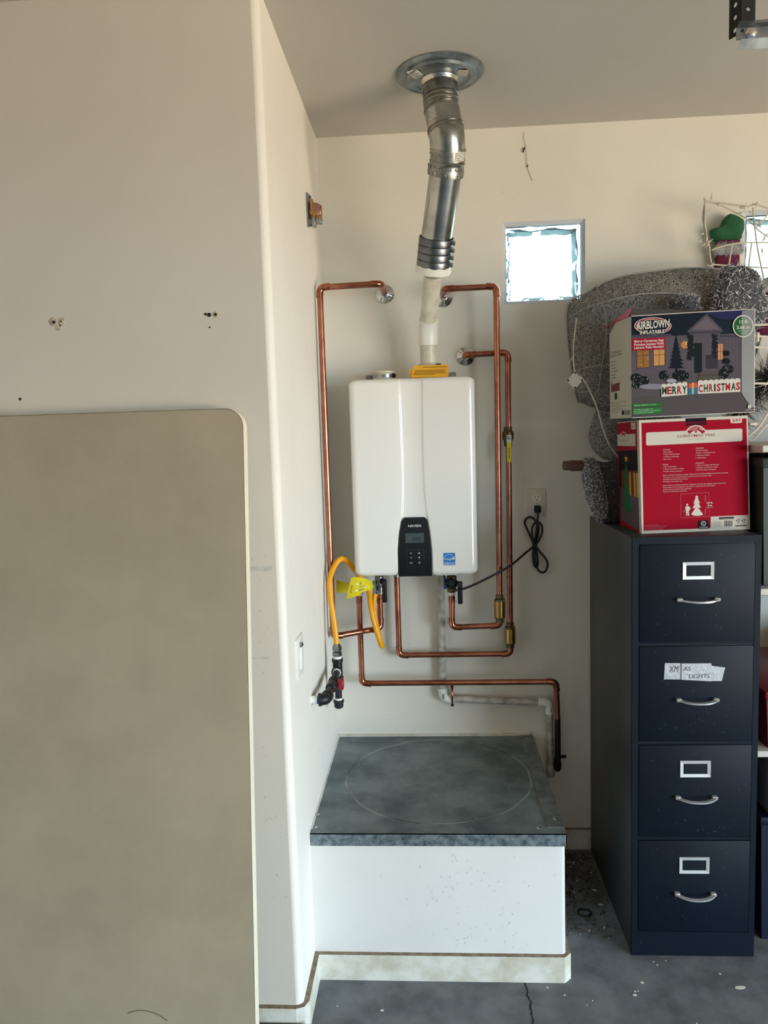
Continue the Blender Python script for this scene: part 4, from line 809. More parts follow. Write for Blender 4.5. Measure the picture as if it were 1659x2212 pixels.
for k in range(56):   # zig-zag paper edge
    x = 1387+k*4.05
    if 1481 < x < 1524: continue
    y = 913.6-.0445*(x-1386); p.poly([(x,y-.6),(x+4,y-.8),(x+2,y+2.2)], WH, False); y2 = 1147.4-.044*(x-1388); p.poly([(x+2,y2),(x+6,y2-.2),(x+4,y2-2.6)], WH, False)
p.poly([(1480,904),(1525,902),(1525,917),(1480,919)], (24,14,22)); p.poly([(1480,911),(1524,909),(1524,914),(1480,917)], (96,16,40))
p.poly([(1396,936),(1399,934),(1600,925),(1603,927),(1603,949),(1600,952),(1399,962),(1396,960)], (222,216,204))
p.poly([(1577,901),(1602,900),(1602,911),(1599,913),(1580,914),(1577,911)], (226,216,206)); p.text('$49', 1590, 910.5, 6.5, (196,80,84), width=18, bold=.02, sl=-.045, center=True)
# arched badge
p.layer += 1
def arch(cx, cy, rx, ry, a0, a1, w, rgb, n=14):
    p.layer += 1
    for k in range(n):
        a, b_ = a0+(a1-a0)*k/n, a0+(a1-a0)*(k+1)/n
        p.poly([(cx+rx*math.cos(a),cy-ry*math.sin(a)),(cx+rx*math.cos(b_),cy-ry*math.sin(b_)),(cx+(rx-w)*math.cos(b_),cy-(ry-w)*math.sin(b_)),(cx+(rx-w)*math.cos(a),cy-(ry-w)*math.sin(a))], rgb, False)
arch(1503, 948, 27, 30, .6, PI-.6, 13, (226,216,206)); arch(1503, 948, 24, 27, .62, PI-.62, 8, RD)
p.text('HOLIDAY TIME', 1503, 927.2, 4.2, (228,218,208), width=30, bold=.01, center=True, arc=.016, sl=-.02)
p.poly([(1499,934),(1502.5,929),(1506,933.6)], RD)
p.text('CHRISTMAS TREE', 1503, 943, 5.6, (120,30,48), width=82, sl=-.045, center=True, bold=.004); p.text('Árbol de Navidad', 1503, 948.8, 2.4, (176,150,146), width=36, sl=-.045, center=True)
TX = (226,196,194)
def para(lines, x, y, h, lead, ws, bold0=True):
    for i, (s_, w) in enumerate(zip(lines, ws)): p.text(s_, x, y+lead*i, h, TX, width=w, bold=.02 if (bold0 and i == 0) else .008, sl=-.043)
para(['Contains:', '4 Base Stakes', '4 Tether Stakes & Ropes', '1 Airblown Inflatable', '1 Extra Fuse'], 1432, 972, 2.6, 5.2, [16,20,36,34,18])
para(['Contenido:', '4 Estaca De Base', '4 Estaca y Cuerda para Atar', '1 Airblown Inflable', '1 Fusible Extra'], 1502, 968.5, 2.6, 5.2, [18,26,42,30,22])
para(['Setup', '1. Zip up Airblown.', '2. Plug in and allow to inflate.', '3. Secure tethers and stakes.'], 1432, 1004, 2.6, 5.0, [11,29,45,42])
para(['Instalación', '1. Suba la cremallera del Airblown', '2. Enchufe y permita que se infle', '3. Fije las cuerdas y las estacas'], 1502, 1000.5, 2.6, 5.0, [18,50,47,44])
para(['Remove all plastic fasteners and tags. These are part of the packaging and should be discarded.', 'This item is not a toy and should be used for decorative purposes only.', 'Detailed instruction sheet included.', 'For indoor and outdoor use'], 1432, 1027, 2.6, 4.7, [140,104,53,41], False)
para(['Retire todos los sujetadores plásticos y etiquetas. Son parte del empaque y deben descartarse.', 'Este producto no es un juguete y solo debe ser usado para fines decorativos.', 'Incluye hoja con instrucciones detalladas.', 'Para uso en interiores y exteriores.'], 1432, 1049, 2.6, 4.5, [136,112,61,51], False)
for a in ([(1470,1066),(1530,1063)], [(1530,1063),(1532,1115)], [(1532,1115),(1469,1118)], [(1469,1118),(1470,1066)]):
    (xa, ya), (xb, yb) = a; p.poly([(xa-.3,ya-.3),(xb+.3,yb-.3),(xb+.3,yb+.4),(xa-.3,ya+.4)] if abs(xa-xb) > 5 else [(xa-.35,ya),(xa+.35,ya),(xb+.35,yb),(xb-.35,yb)], (196,110,120), False)
tr = [(1504,1068),(1505,1071),(1508,1071),(1506,1073),(1509,1082),(1511.5,1086),(1508,1086),(1513,1096),(1507,1096),(1518,1111),(1512,1113),(1504,1114),(1496,1113),(1492,1110),(1501,1097),(1495,1097),(1500,1087),(1497,1087),(1502,1073),(1500,1071),(1503,1071)]; p.poly(tr, (226,218,208))
p.ell(1483.5,1089.5,1.9,2.3,(226,218,208)); p.poly([(1480,1093),(1487,1092.6),(1491,1098),(1487.5,1102.5),(1486.5,1101.5),(1488,1113.5),(1485,1113.5),(1484,1105),(1483,1113.5),(1481,1113.8),(1481,1102),(1479,1098)], (226,218,208))
p.poly([(1522.2,1068),(1523,1068),(1523,1082),(1522.2,1082)], (214,170,170)); p.poly([(1522.2,1098),(1523,1098),(1523,1112),(1522.2,1112)], (214,170,170))
p.text('10 ft', 1532, 1087, 3.6, (232,222,212), width=12.5, bold=.03, center=True, sl=-.04); p.text('3 m', 1532, 1092.6, 3.6, (232,222,212), width=9.5, bold=.03, center=True, sl=-.04); p.text('high / alto', 1532, 1096.2, 2, (226,200,200), width=15, center=True, sl=-.04); p.text('6 ft', 1477, 1102.5, 1.6, (226,200,200), center=True); p.text('1.83 m', 1477, 1105.5, 1.6, (226,200,200), center=True)
p.poly([(1508,1124),(1529,1123),(1530,1141.5),(1509,1142.5),(1507,1141),(1506.5,1126)], (28,26,34)); p.ring(1518.5,1130.5,5.4,5.4,1.5,(226,222,214)); p.text('U', 1517.3, 1131.2, 3.2, (226,222,214), center=True, bold=.02); p.text('L', 1519.8, 1133, 3.2, (226,222,214), center=True, bold=.02); p.text('CERTIFIED', 1518.6, 1140.2, 2.6, (226,222,214), width=19, center=True, bold=.01, sl=-.04)
p.poly([(1534,1115.5),(1616,1111.5),(1617,1139.5),(1534,1143.5)], (214,208,198)); p.poly([(1552,1117),(1584,1115.5),(1584,1120.2),(1552,1121.8)], (24,24,30)); p.text('www.gemmy.com', 1568, 1119.8, 2, (214,210,204), width=28, center=True, sl=-.045)
x = 1563.0; rnd = random.Random(3)
while x < 1581: w = rnd.choice((.5,.9,1.4)); p.poly([(x,1124.2),(x+w,1124.1),(x+w,1137.2),(x,1137.3)], (30,28,32), False); x += w+rnd.choice((.5,.9))
for i in range(5): p.rect(1538, 1127+i*2.6, 1557, 1127.7+i*2.6, (120,112,110), -.045)
for cx in (1593, 1605):
    for k in range(3): a = k*2*PI/3+.3; p.poly([(cx+4.4*math.cos(a),1124.5-4.4*math.sin(a)),(cx+4.4*math.cos(a+1.1),1124.5-4.4*math.sin(a+1.1)),(cx+2.2*math.cos(a+1.2),1124.5-2.2*math.sin(a+1.2)),(cx+2.2*math.cos(a),1124.5-2.2*math.sin(a))], (30,30,34))
p.rect(1587,1134.6,1612,1136.8,(36,34,38),-.045)
for i in range(4): p.rect(1392, 1134+i*3.4, 1392+(30,48,44,40)[i], 1134.6+i*3.4, (206,120,128), -.043)
p.build('front_print', t)
q = Print([(0,0),(50,0),(50,240),(0,240)], [TLb, TLf, BLf, BLb], nl); q.poly([(0,0),(50,0),(50,240),(0,240)], (210,202,188)); q.poly([(0,2),(46,2),(46,240),(0,240)], (158,30,52)); q.poly([(33,4),(43,4),(43,18),(34,18)], (214,204,192)); q.text('$49', 38, 14, 5, (90,70,70), width=6, center=True)
q.poly([(0,28),(42,28),(42,54),(0,54)], (208,200,180)); q.ring(15,32,8,10,2,(214,190,180),PI,2*PI); q.ring(15,33,4.5,6,1.6,(150,30,50),PI,2*PI); q.text('CHRISTMAS TREE', 16, 44, 3.6, (150,90,84), width=22, center=True); q.text('Árbol', 16, 49, 2.2, (160,120,110), width=10, center=True)
q.poly([(2,66),(45,62),(46,150),(3,150)], (40,34,40)); q.poly([(6,110),(46,106),(46,175),(8,170)], (104,66,52)); q.poly([(3,150),(46,165),(46,236),(3,226)], (96,86,92))
for x in (26, 36, 42): q.poly([(x,112),(x+4,112),(x+4,165),(x,163)], (208,160,84))
q.poly([(20,86),(24,130),(21,130),(28,172),(24,172),(32,198),(20,206),(9,194),(15,170),(12,170),(17,128),(14,128)], (44,104,68)); q.poly([(20,74),(21.5,80),(25,81),(22,84),(23,90),(20,87),(17,90),(18,84),(15,81),(18.5,80)], (214,166,70)); q.build('side_print', t)
# upper box: inflatable sign box with open top flaps
BLf, BRf = V3((.9953,-.565,1.6775)), V3((1.3719,-.515,1.6845)); TLf, TRf = V3((.9933,-.565,1.9757)), V3((1.3678,-.515,1.9888)); BLb, TLb = V3((.9877,-.325,1.679)), V3((.9938,-.325,1.985)); BRb, TRb = BRf+V3((-.02,.24,0)), TRf+V3((-.02,.24,-.002))
TRf = planar(TRf, BLf, BRf, TLf, 1); TLb = planar(TLb, BLf, BLb, TLf, 0)
t = thing('inflatable_sign_box', 'worn cardboard box picturing a lit Merry Christmas sign, stacked on the red box', 'cardboard box', ((BLf+BRb)/2)[:])
nf = (BRf-BLf).cross(TLf-BLf).normalized(); nl = (BLf-BLb).cross(TLb-BLb).normalized()
mb = MB().hexa([BLf, BRf, BRb, BLb, TLf, TRf, TRb, TLb]); obj('carton', mb, 'cardboard_white', t, smooth=False)
def slab(name, quad, th, m_, par):
    a = [V3(p_) for p_ in quad]; n_ = (a[1]-a[0]).cross(a[3]-a[0]).normalized()*th; obj(name, MB().hexa([a[0],a[1],a[2],a[3],a[0]+n_,a[1]+n_,a[2]+n_,a[3]+n_]), m_, par, smooth=False)
slab('top_flap', [TLf, TRf, V3((1.388,-.44,1.992)), V3((1.010,-.46,2.012))], .003, 'navy_print', t)
slab('side_flap', [TLb+V3((0,.05,-.004)), TLf+V3((0,.02,0)), V3((1.008,-.52,2.008)), V3((1.012,-.42,2.0))], .003, 'cardboard_red', t); slab('back_flap', [V3((.998,-.325,1.985)), TRb, V3((1.37,-.36,2.0)), V3((1.01,-.40,2.004))], .003, 'cardboard_brown', t)
obj('worn_edge', MB().tube([TLf, TLf.lerp(TRf,.5)+V3((0,0,.0008)), TRf], .0014, 6).tube([BLf, BRf], .0012, 6).tube([TRf, BRf], .0013, 6), 'cardboard_white', t)
p = Print([(597,150),(1555,95),(1553,905),(597,945)], [TLf, TRf, BRf, BLf], nf); S = -.05
p.poly([(597,150),(1555,95),(1553,905),(597,945)], (24,34,48)); p.poly([(1100,122),(1555,96),(1555,190),(1290,170),(1180,130)], (42,46,92)); p.poly([(1210,150),(1380,190),(1555,200),(1555,300),(1300,300)], (24,40,54))
p.poly([(597,312),(1555,280),(1554,640),(597,640)], (96,90,102)); p.poly([(597,296),(905,288),(905,308),(597,316)], (80,76,92)); p.poly([(1040,285),(1450,300),(1450,318),(1040,305)], (74,70,84))
for x in range(1270, 1440, 26): p.poly([(x,320),(x+4,320),(x+4,560),(x,560)], (82,76,90), False)
p.poly([(1030,262),(1178,128),(1305,258),(1305,272),(1030,278)], (84,80,92)); p.poly([(1058,258),(1178,150),(1282,254)], (112,104,114)); p.poly([(1045,282),(1290,276),(1270,312),(1060,312)], (92,86,98))
p.poly([(597,600),(1554,560),(1553,905),(597,945)], (92,88,94)); p.poly([(597,780),(1553,740),(1553,905),(597,945)], (88,82,86))
p.poly([(628,412),(738,405),(738,552),(630,560)], (74,66,70)); p.poly([(636,415),(732,410),(732,545),(638,552)], (158,112,62)); p.poly([(760,405),(856,400),(856,535),(762,542)], (74,66,70)); p.poly([(766,408),(850,404),(850,530),(768,536)], (214,158,96))
for x in (684, 808): p.poly([(x-2,408),(x+2,408),(x+2,542),(x-2,542)], (80,62,56))
p.poly([(636,456),(732,450),(732,454),(636,460)], (80,62,56)); p.poly([(766,450),(850,446),(850,450),(766,454)], (80,62,56))
rnd = random.Random(5)
for i in range(26): p.ell(640+rnd.random()*86, 450+rnd.random()*95, 3, 3, rnd.choice(((110,90,50),(220,180,120),(120,60,40))), 6)
p.poly([(1080,360),(1142,358),(1142,590),(1082,595)], (22,34,38)); p.poly([(1262,362),(1308,360),(1308,492),(1262,496)], (64,58,66)); p.poly([(1266,366),(1304,364),(1304,488),(1266,492)], (216,160,112)); p.poly([(1283,366),(1287,366),(1287,490),(1283,490)], (80,60,56)); p.poly([(1266,424),(1304,422),(1304,426),(1266,428)], (80,60,56))
def jag(cx, y0, y1, w, rgb, n=9):
    L1 = []; R1 = []
    for k in range(n): y = y0+(y1-y0)*k/n; ww = w*(k+.6)/n; L1 += [(cx-ww*.55, y), (cx-ww*rnd.uniform(.95,1.2), y+(y1-y0)/n*.9)]; R1 += [(cx+ww*.55, y), (cx+ww*rnd.uniform(.95,1.2), y+(y1-y0)/n*.9)]
    p.poly([(cx, y0-15)]+R1+L1[::-1], rgb)
p.ell(1010,372,34,30,(206,140,88)); p.ell(1022,365,10,12,(250,214,160)); jag(940, 290, 560, 66, (24,30,42)); p.poly([(932,555),(948,555),(948,585),(932,585)], (24,28,36))
for i in range(34): p.ell(1052+rnd.uniform(-20,20), 300+i*5.6, 13, 10, (26,32,40), 8)
for i in range(30): p.ell(1240+rnd.uniform(-16,16), 296+i*6, 11, 9, (28,34,42), 8)
for x in range(1175, 1262, 12): p.poly([(x,460),(x+4,460),(x+4,560),(x,560)], (52,48,62), False)
p.poly([(1172,456),(1262,452),(1262,460),(1172,464)], (52,48,62))
for i in range(4): p.poly([(1120-4*i,590+17*i),(1275+5*i,582+17*i),(1275+5*i,597+17*i),(1120-4*i,606+17*i)], (96-10*(i % 2),90-10*(i % 2),86-8*(i % 2)))
for cx, cy, rx, ry in ((628,632,44,36),(690,648,40,32),(845,612,36,38),(975,614,64,42),(1330,440,26,22),(1330,502,30,24),(1345,565,44,34),(1310,600,40,40),(625,690,34,26),(705,692,34,22)):
    p.ell(cx, cy, rx, ry, (20,26,30))
    for i in range(9 if cy > 520 else 0): p.ell(cx+rnd.uniform(-.8,.8)*rx, cy+rnd.uniform(-.8,.8)*ry, 2.6, 2.6, (216,220,224), 6)
p.ell(760,700,110,22,(140,140,156)); p.ell(900,655,40,16,(170,172,190))
# sign
for (x0, x1, y0, y1, sl) in ((822,1024,690,782,-.09), (1106,1438,662,760,-.05)):
    n_ = int((x1-x0)/40)
    p.poly([(x0,y0),(x1,y0+sl*(x1-x0)),(x1,y1+sl*.9*(x1-x0)),(x0,y1)], (226,222,214))
    for k in range(n_): x = x0+(x1-x0)*(k+.5)/n_; p.ell(x, y0+sl*(x-x0)+4, (x1-x0)/n_*.52, 14, (226,222,214), 14)
G, R2 = (36,72,46), (186,36,56)
for i, ch in enumerate('MERRY'): p.text(ch, 845+i*39, 760-i*1.6, 58, (G,R2,G,R2,G)[i], width=36, bold=.035, center=True)
for i, ch in enumerate('CHRISTMAS'): w = (34,32,32,13,32,32,36,34,32)[i]; x = (1128,1168,1208,1238,1268,1302,1340,1384,1420)[i]; p.text(ch, x, 745-(x-1128)*.06, 58, (R2,G,R2,G,R2,G,R2,G,R2)[i], width=w, bold=.035, center=True)
p.poly([(1028,712),(1103,706),(1103,758),(1030,766)], (46,118,172)); p.poly([(1030,676),(1101,670),(1103,708),(1030,714)], (226,92,72)); p.poly([(1058,668),(1074,667),(1074,761),(1058,764)], (206,184,110))
# brand oval
p.ell(757,226,144,66,(226,224,220),30); p.ell(757,226,138,61,(172,34,54),30); p.ell(757,226,128,52,(226,224,220),30); p.ell(757,226,120,47,(28,38,48),30)
p.text('AIRBLOWN', 757, 246, 66, (20,26,32), width=268, bold=.06, center=True, sl=-.09); p.text('AIRBLOWN', 757, 244, 60, (228,226,218), width=258, bold=.025, center=True, sl=-.09)
p.poly([(655,262),(850,246),(850,286),(655,296)], (24,34,44)); p.text('INFLATABLE', 752, 286, 27, (228,226,218), width=190, bold=.03, center=True, sl=-.06)
p.poly([(597,326),(853,314),(853,408),(597,420)], (164,28,54))
for i, s_ in enumerate(('Merry Christmas Sign', 'Panneau Joyeux Noël', 'Letrero Feliz Navidad')): p.text(s_, 613, 356+25*i, 19, (232,228,222), width=(228,226,226)[i], bold=.02, sl=-.05)
p.ell(1459,229,83,87,(228,226,220),34); p.ell(1459,229,74,78,(42,98,62),34); p.text('12 ft', 1462, 206, 27, (232,230,222), width=66, bold=.02, center=True, sl=-.04); p.text('3.66 m', 1460, 250, 28, (232,230,222), width=104, bold=.02, center=True, sl=-.04); p.text('wide / de large', 1460, 270, 10, (210,220,210), width=80, center=True); p.text('de ancho', 1462, 288, 10, (210,220,210), width=54, center=True)
p.poly([(597,836),(823,826),(823,853),(597,862)], (44,122,56)); p.text('Lights up / S\'illumine / Se ilumina', 610, 853, 11, (214,228,214), width=170, sl=-.05)
p.poly([(597,872),(823,861),(823,914),(597,922)], (44,122,56))
for i, (s_, w) in enumerate((('For indoor and outdoor use', 142), ('Pour usage à l\'intérieur et à l\'extérieur', 200), ('Para uso interior y exterior', 152))): p.text(s_, 610, 886+14*i, 10, (214,228,214), width=w, sl=-.05)
p.ell(1510,864,15,16,(228,226,220),18); p.ring(1510,864,8,9,3,(110,106,108)); p.text('GEMMY', 1513, 894, 10, (222,220,214), width=66, center=True, sl=-.04)
p.build('front_print', t)
tp = Print([(597,150),(1555,95),(1553,905),(597,945)], [TLf, TRf, BRf, BLf], nf); tp.layer = p.layer+1
pts = [(1448,112),(1554,98),(1552,882),(1506,845),(1448,752)]; mb = MB(); mb.add([tp.p3(*q_) for q_ in pts], [(0,1,2,3,4)]); obj('packing_tape', mb, 'tape_glare', t, smooth=False)
q = Print([(0,0),(44,0),(44,220),(0,220)], [TLb, TLf, BLf, BLb], nl); q.poly([(0,0),(44,0),(44,220),(0,220)], (206,200,186))
q.poly([(0,0),(14,0),(0,22)], (120,112,104)); q.text('12 ft Lighted Sign', 2, 70, 6, (70,68,68), width=22, bold=.01); q.text('Airblown Inflatable', 2, 77, 6, (70,68,68), width=24, bold=.01)
for i, w in enumerate((9,8,11,13,10,9)): q.rect(4, 88+i*7.5, 4+w, 89.5+i*7.5, (110,106,104), -.1)
q.poly([(3,140),(4,128),(5,140),(20,138),(20,126),(21,138),(21,156),(3,158)], (128,72,80)); q.ell(13,168,3,9,(40,80,60),14)
for i in range(6): q.rect(1 if i % 2 == 0 else 5, 182+i*4.5, (34,20,34,22,32,20)[i], 183+i*4.5, (126,120,116), 0)
q.poly([(25,203),(30,203),(30,212),(25,212)], (28,28,30)); 
for k in range(5): q.poly([(31.5+k*2,203),(32.5+k*2,203),(32.5+k*2,213),(31.5+k*2,213)], (28,28,30))
q.build('side_print', t)

# ================================================================== CHRISTMAS DECORATIONS
def outline_pillow(mb, pts, yc, th, rings=7, bulge=.5, mi=0):
    n = len(pts); cx = sum(p_[0] for p_ in pts)/n; cz = sum(p_[1] for p_ in pts)/n
    for s_ in (-1, 1):
        vs = [(cx, yc+s_*th, cz)]; fs = []
        for r_ in range(1, rings+1):
            k = r_/rings; y = yc+s_*th*max(0, 1-k**3)**bulge
            vs += [(cx+(x-cx)*k, y, cz+(z-cz)*k) for x, z in pts]
        for i in range(n):
            f_ = (0, 1+i, 1+(i+1)%n); fs.append(f_ if s_ < 0 else f_[::-1])
            for r_ in range(rings-1): a = 1+r_*n; f_ = (a+i, a+n+i, a+n+(i+1)%n, a+(i+1)%n); fs.append(f_ if s_ < 0 else f_[::-1])
        mb.add(vs, fs, mi)
def closed_smooth(pts, n=4):
    m_ = len(pts); out = []
    for i in range(m_):
        a, b_, c, d = [V3((*pts[(i+k) % m_], 0)) for k in (-1, 0, 1, 2)]
        for k in range(n):
            u = k/n; v = .5*((2*b_)+(c-a)*u+(2*a-5*b_+4*c-d)*u*u+(3*b_-a-3*c+d)*u**3); out.append((v.x, v.y))
    return out
def strands(mb, faces_from, n, ln, w=.0009, seed=1, mi=None, out=.4):
    rnd = random.Random(seed); V, F = faces_from.v, faces_from.f; tri = []; acc = []; tot = 0
    for f in F:
        for k in range(1, len(f)-1):
            a, b_, c = V3(V[f[0]]), V3(V[f[k]]), V3(V[f[k+1]]); A = (b_-a).cross(c-a); tot += A.length; tri.append((a,b_,c,A.normalized() if A.length else V3((0,-1,0)))); acc.append(tot)
    import bisect
    for _ in range(n):
        a, b_, c, nr = tri[bisect.bisect(acc, rnd.random()*tot) % len(tri)]; u, v = rnd.random(), rnd.random()
        if u+v > 1: u, v = 1-u, 1-v
        q_ = a+(b_-a)*u+(c-a)*v; d = V3((rnd.gauss(0,1), rnd.gauss(0,1), rnd.gauss(0,1))).normalized()+nr*out; d = d.normalized()*ln*rnd.uniform(.5, 1.3); s_ = d.cross(V3((rnd.gauss(0,1), rnd.gauss(0,1), rnd.gauss(0,1)))).normalized()*w
        mb.add([q_-s_, q_+s_, q_+d], [(0,1,2)], rnd.choice(mi) if mi else 0)
# big silver mesh body
t = thing('mesh_decoration', 'large grey silver wire-mesh decoration arching behind the cardboard boxes', 'decoration', (1.15, -.16, KH))
ol = closed_smooth([(.905,1.752),(.886,1.86),(.874,1.97),(.876,2.078),(.93,2.112),(1.035,2.16),(1.175,2.178),(1.313,2.182),(1.44,2.158),(1.515,2.108),(1.53,1.95),(1.45,1.78),(1.22,1.70),(1.035,1.698),(.93,1.738)], 3)
mb = MB(); outline_pillow(mb, ol, -.18, .07, 8); bodyo = obj('mesh_skin', mb, 'mesh_silver', t)
fw = MB(); fw.tube([(x, -.185, z) for x, z in ol+[ol[0]]], .0032, 6, cap=False)
for x in (.97, 1.10, 1.25, 1.40):
    zz = sorted(z for a, z in ol if abs(a-x) < .05); fw.tube(smooth_path([(x, -.185, zz[-1]), (x+.02, -.262, (zz[-1]*2+zz[0])/3), (x+.005, -.262, (zz[-1]+zz[0]*2)/3), (x, -.185, zz[0])], 6), .002, 5)
fw.tube(smooth_path([(.875,-.19,2.03),(.95,-.262,2.06),(1.15,-.268,2.09),(1.5,-.2,2.06)], 6), .002, 5).tube(smooth_path([(.887,-.19,1.85),(.97,-.262,1.86),(1.15,-.268,1.86)], 6), .002, 5)
obj('wire_frame', fw, 'wire_grey', t)
sm = MB(); strands(sm, mb, 9000, .014, .0005, 3, [0, 0, 1], .15); o = obj('mesh_strands', sm, ['wire_grey', 'tinsel'], t, smooth=False); o['kind'] = 'stuff'
ol2 = closed_smooth([(.988,1.712),(.965,1.66),(.958,1.615),(.972,1.575),(1.01,1.54),(1.05,1.515),(1.06,1.345),(1.30,1.345),(1.32,1.62),(1.2,1.72),(1.05,1.735)], 3)
mb = MB(); outline_pillow(mb, ol2, -.13, .05, 6); obj('lower_mesh', mb, 'mesh_silver', t); sm = MB(); strands(sm, mb, 3500, .012, .0005, 4, [0, 0, 1], .15); o = obj('mesh_strands', sm, ['wire_grey', 'tinsel'], t, smooth=False); o['kind'] = 'stuff'
obj('lower_frame', MB().tube([(x, -.13, z) for x, z in ol2+[ol2[0]]], .0028, 6, cap=False), 'wire_grey', t)
# white diamond clip with cable
t = thing('diamond_clip', 'white plastic diamond-shaped clip hanging from a white wire beside the mesh', 'clip', (.883, -.27, 1.79))
dm = MB(); dp = closed_smooth([(0,.033),(.004,.026),(.022,.005),(.030,0),(.022,-.005),(.004,-.026),(0,-.033),(-.004,-.026),(-.022,-.005),(-.030,0),(-.022,.005),(-.004,.026)], 2); dm.prism(dp, (.883,-.268,1.813), (1,0,0), (0,0,1), (0,-1,0), .006); obj('clip_body', dm, 'plate_white', t)
for dx, dz in ((0,.025),(.023,0),(0,-.025),(-.023,0)): obj('clip_hole', MB().lathe([(.0035,0),(.0035,.0004),(0,.0004)], (.883+dx,-.2745,1.813+dz), (0,-1,0), 10), 'hole', t)
obj('wire', MB().tube(smooth_path([(.892,-.262,2.02),(.880,-.266,1.92),(.884,-.270,1.84),(.905,-.274,1.822),(.925,-.276,1.79),(.955,-.276,1.72),(.975,-.272,1.65),(1.0,-.265,1.59),(1.03,-.255,1.55)], 6), .0026, 6).tube(smooth_path([(.862,-.266,1.862),(.875,-.264,1.89),(.886,-.262,1.90)], 4), .0014, 5), 'white_wire', t)
# tinsel leg with hoof
t = thing('tinsel_reindeer', 'silver tinsel reindeer leg with brown hoof lying beside the red box', 'decoration', (.96, -.25, KH))
def lobe(pts, yc, th): mb_ = MB(); outline_pillow(mb_, closed_smooth(pts, 3), yc, th, 5); return mb_
f1 = lobe([(.905,1.545),(.930,1.552),(.952,1.54),(.972,1.47),(.985,1.40),(.985,1.35),(.968,1.327),(.945,1.345),(.925,1.39),(.908,1.45),(.902,1.50)], -.285, .045)
f2 = lobe([(.945,1.535),(.985,1.532),(1.06,1.535),(1.09,1.45),(1.08,1.33),(.965,1.327),(.955,1.40)], -.235, .05)
obj('core', f1, 'tinsel_core', t); obj('core', f2, 'tinsel_core', t)
sm = MB(); strands(sm, f1, 9000, .008, .0011, 5, [0, 0, 1, 2]); o = obj('tinsel', sm, ['tinsel', 'label_white', 'tinsel_dark'], t, smooth=False); o['kind'] = 'stuff'  # whiter strand mix paints the lit left half of the leg
sm = MB(); strands(sm, f2, 6500, .008, .0010, 6, [0, 1, 1]); o = obj('tinsel', sm, ['tinsel', 'tinsel_dark'], t, smooth=False); o['kind'] = 'stuff'  # darker strand mix paints the shaded right half
obj('hoof', MB().tube([(.838,-.285,1.527),(.842,-.285,1.527),(.862,-.285,1.527),(.866,-.285,1.526),(.915,-.285,1.525)], [.011,.0155,.0165,.0185,.018], 16, flat=1.0), 'hoof_brown', t)
# blue and silver tinsel behind the upper box
t = thing('tinsel_ball', 'dark blue tinsel ball peeking over the top edge of the upper box', 'decoration', (1.235, -.29, 1.995))
mb = MB().lathe([(0,-.06),(.035,-.045),(.055,0),(.045,.04),(.02,.055),(0,.058)], (1.235,-.285,2.02), seg=14); obj('core', mb, 'tinsel_core', t); sm = MB(); strands(sm, mb, 3000, .012, .001, 8, [0, 0, 1]); o = obj('tinsel', sm, ['tinsel_dark', 'tinsel'], t, smooth=False); o['kind'] = 'stuff'
t = thing('tinsel_cone', 'bright silver tinsel bundle standing between the mitten and the upper box', 'decoration', (1.43, -.26, 1.95))
f3 = lobe([(1.36,2.16),(1.42,2.162),(1.47,2.14),(1.49,2.09),(1.505,2.02),(1.48,1.96),(1.38,1.95),(1.33,1.98),(1.335,2.08)], -.285, .03); obj('core', f3, 'tinsel_core', t); sm = MB(); strands(sm, f3, 6000, .020, .0014, 9, [0, 0, 1]); o = obj('tinsel', sm, ['tinsel', 'tinsel_dark'], t, smooth=False); o['kind'] = 'stuff'
# mitten
t = thing('mitten_decoration', 'green felt mitten with maroon and white fur cuff hanging on back wall', 'decoration', (1.46, -.03, 2.2))
sc_ = lambda X, Y: (1.3215+X*.000203+.0, 2.4640-Y*.0002035)
gp = [sc_(*q_) for q_ in ((410,640),(432,595),(500,582),(575,560),(620,460),(690,378),(770,342),(860,372),(945,420),(1000,475),(1005,600),(970,700),(915,808),(525,815),(445,745),(412,690))]
mb = MB(); outline_pillow(mb, closed_smooth(gp, 2), -.035, .022, 5); obj('mitten_hand', mb, 'mitten_green', t)
def cuff(y0, y1, x0, x1, m_, nm, th=.018, bev=.006): a, b_ = sc_(x0, y1), sc_(x1, y0); obj(nm, MB().bbox(a[0], b_[0], -.035-th, -.035+th, a[1], b_[1], bev, 2), m_, t)
cuff(800, 870, 525, 915, 'maroon', 'cuff_band'); cuff(1050, 1245, 520, 910, 'maroon', 'cuff_end'); cuff(862, 1062, 500, 945, 'fur', 'fur_trim', .024, .012)
fm = MB().box(sc_(505,0)[0], sc_(940,0)[0], -.061, -.058, sc_(0,1055)[1], sc_(0,865)[1]); sm = MB(); strands(sm, fm, 700, .012, .0009, 11); o = obj('fur', sm, 'fur', t, smooth=False); o['kind'] = 'stuff'
t = thing('stocking', 'maroon stocking with white fur at the right edge behind the upper box', 'decoration', (1.58, -.2, 1.98))
mb = MB(); outline_pillow(mb, closed_smooth([(1.50,2.06),(1.56,2.10),(1.66,2.09),(1.66,1.99),(1.60,1.94),(1.50,1.96)], 3), -.2, .03, 5); obj('stocking_body', mb, 'maroon', t); mb = MB(); outline_pillow(mb, closed_smooth([(1.50,2.10),(1.55,2.145),(1.66,2.14),(1.66,2.09),(1.56,2.085)], 3), -.2, .035, 4); obj('fur_trim', mb, 'fur', t)
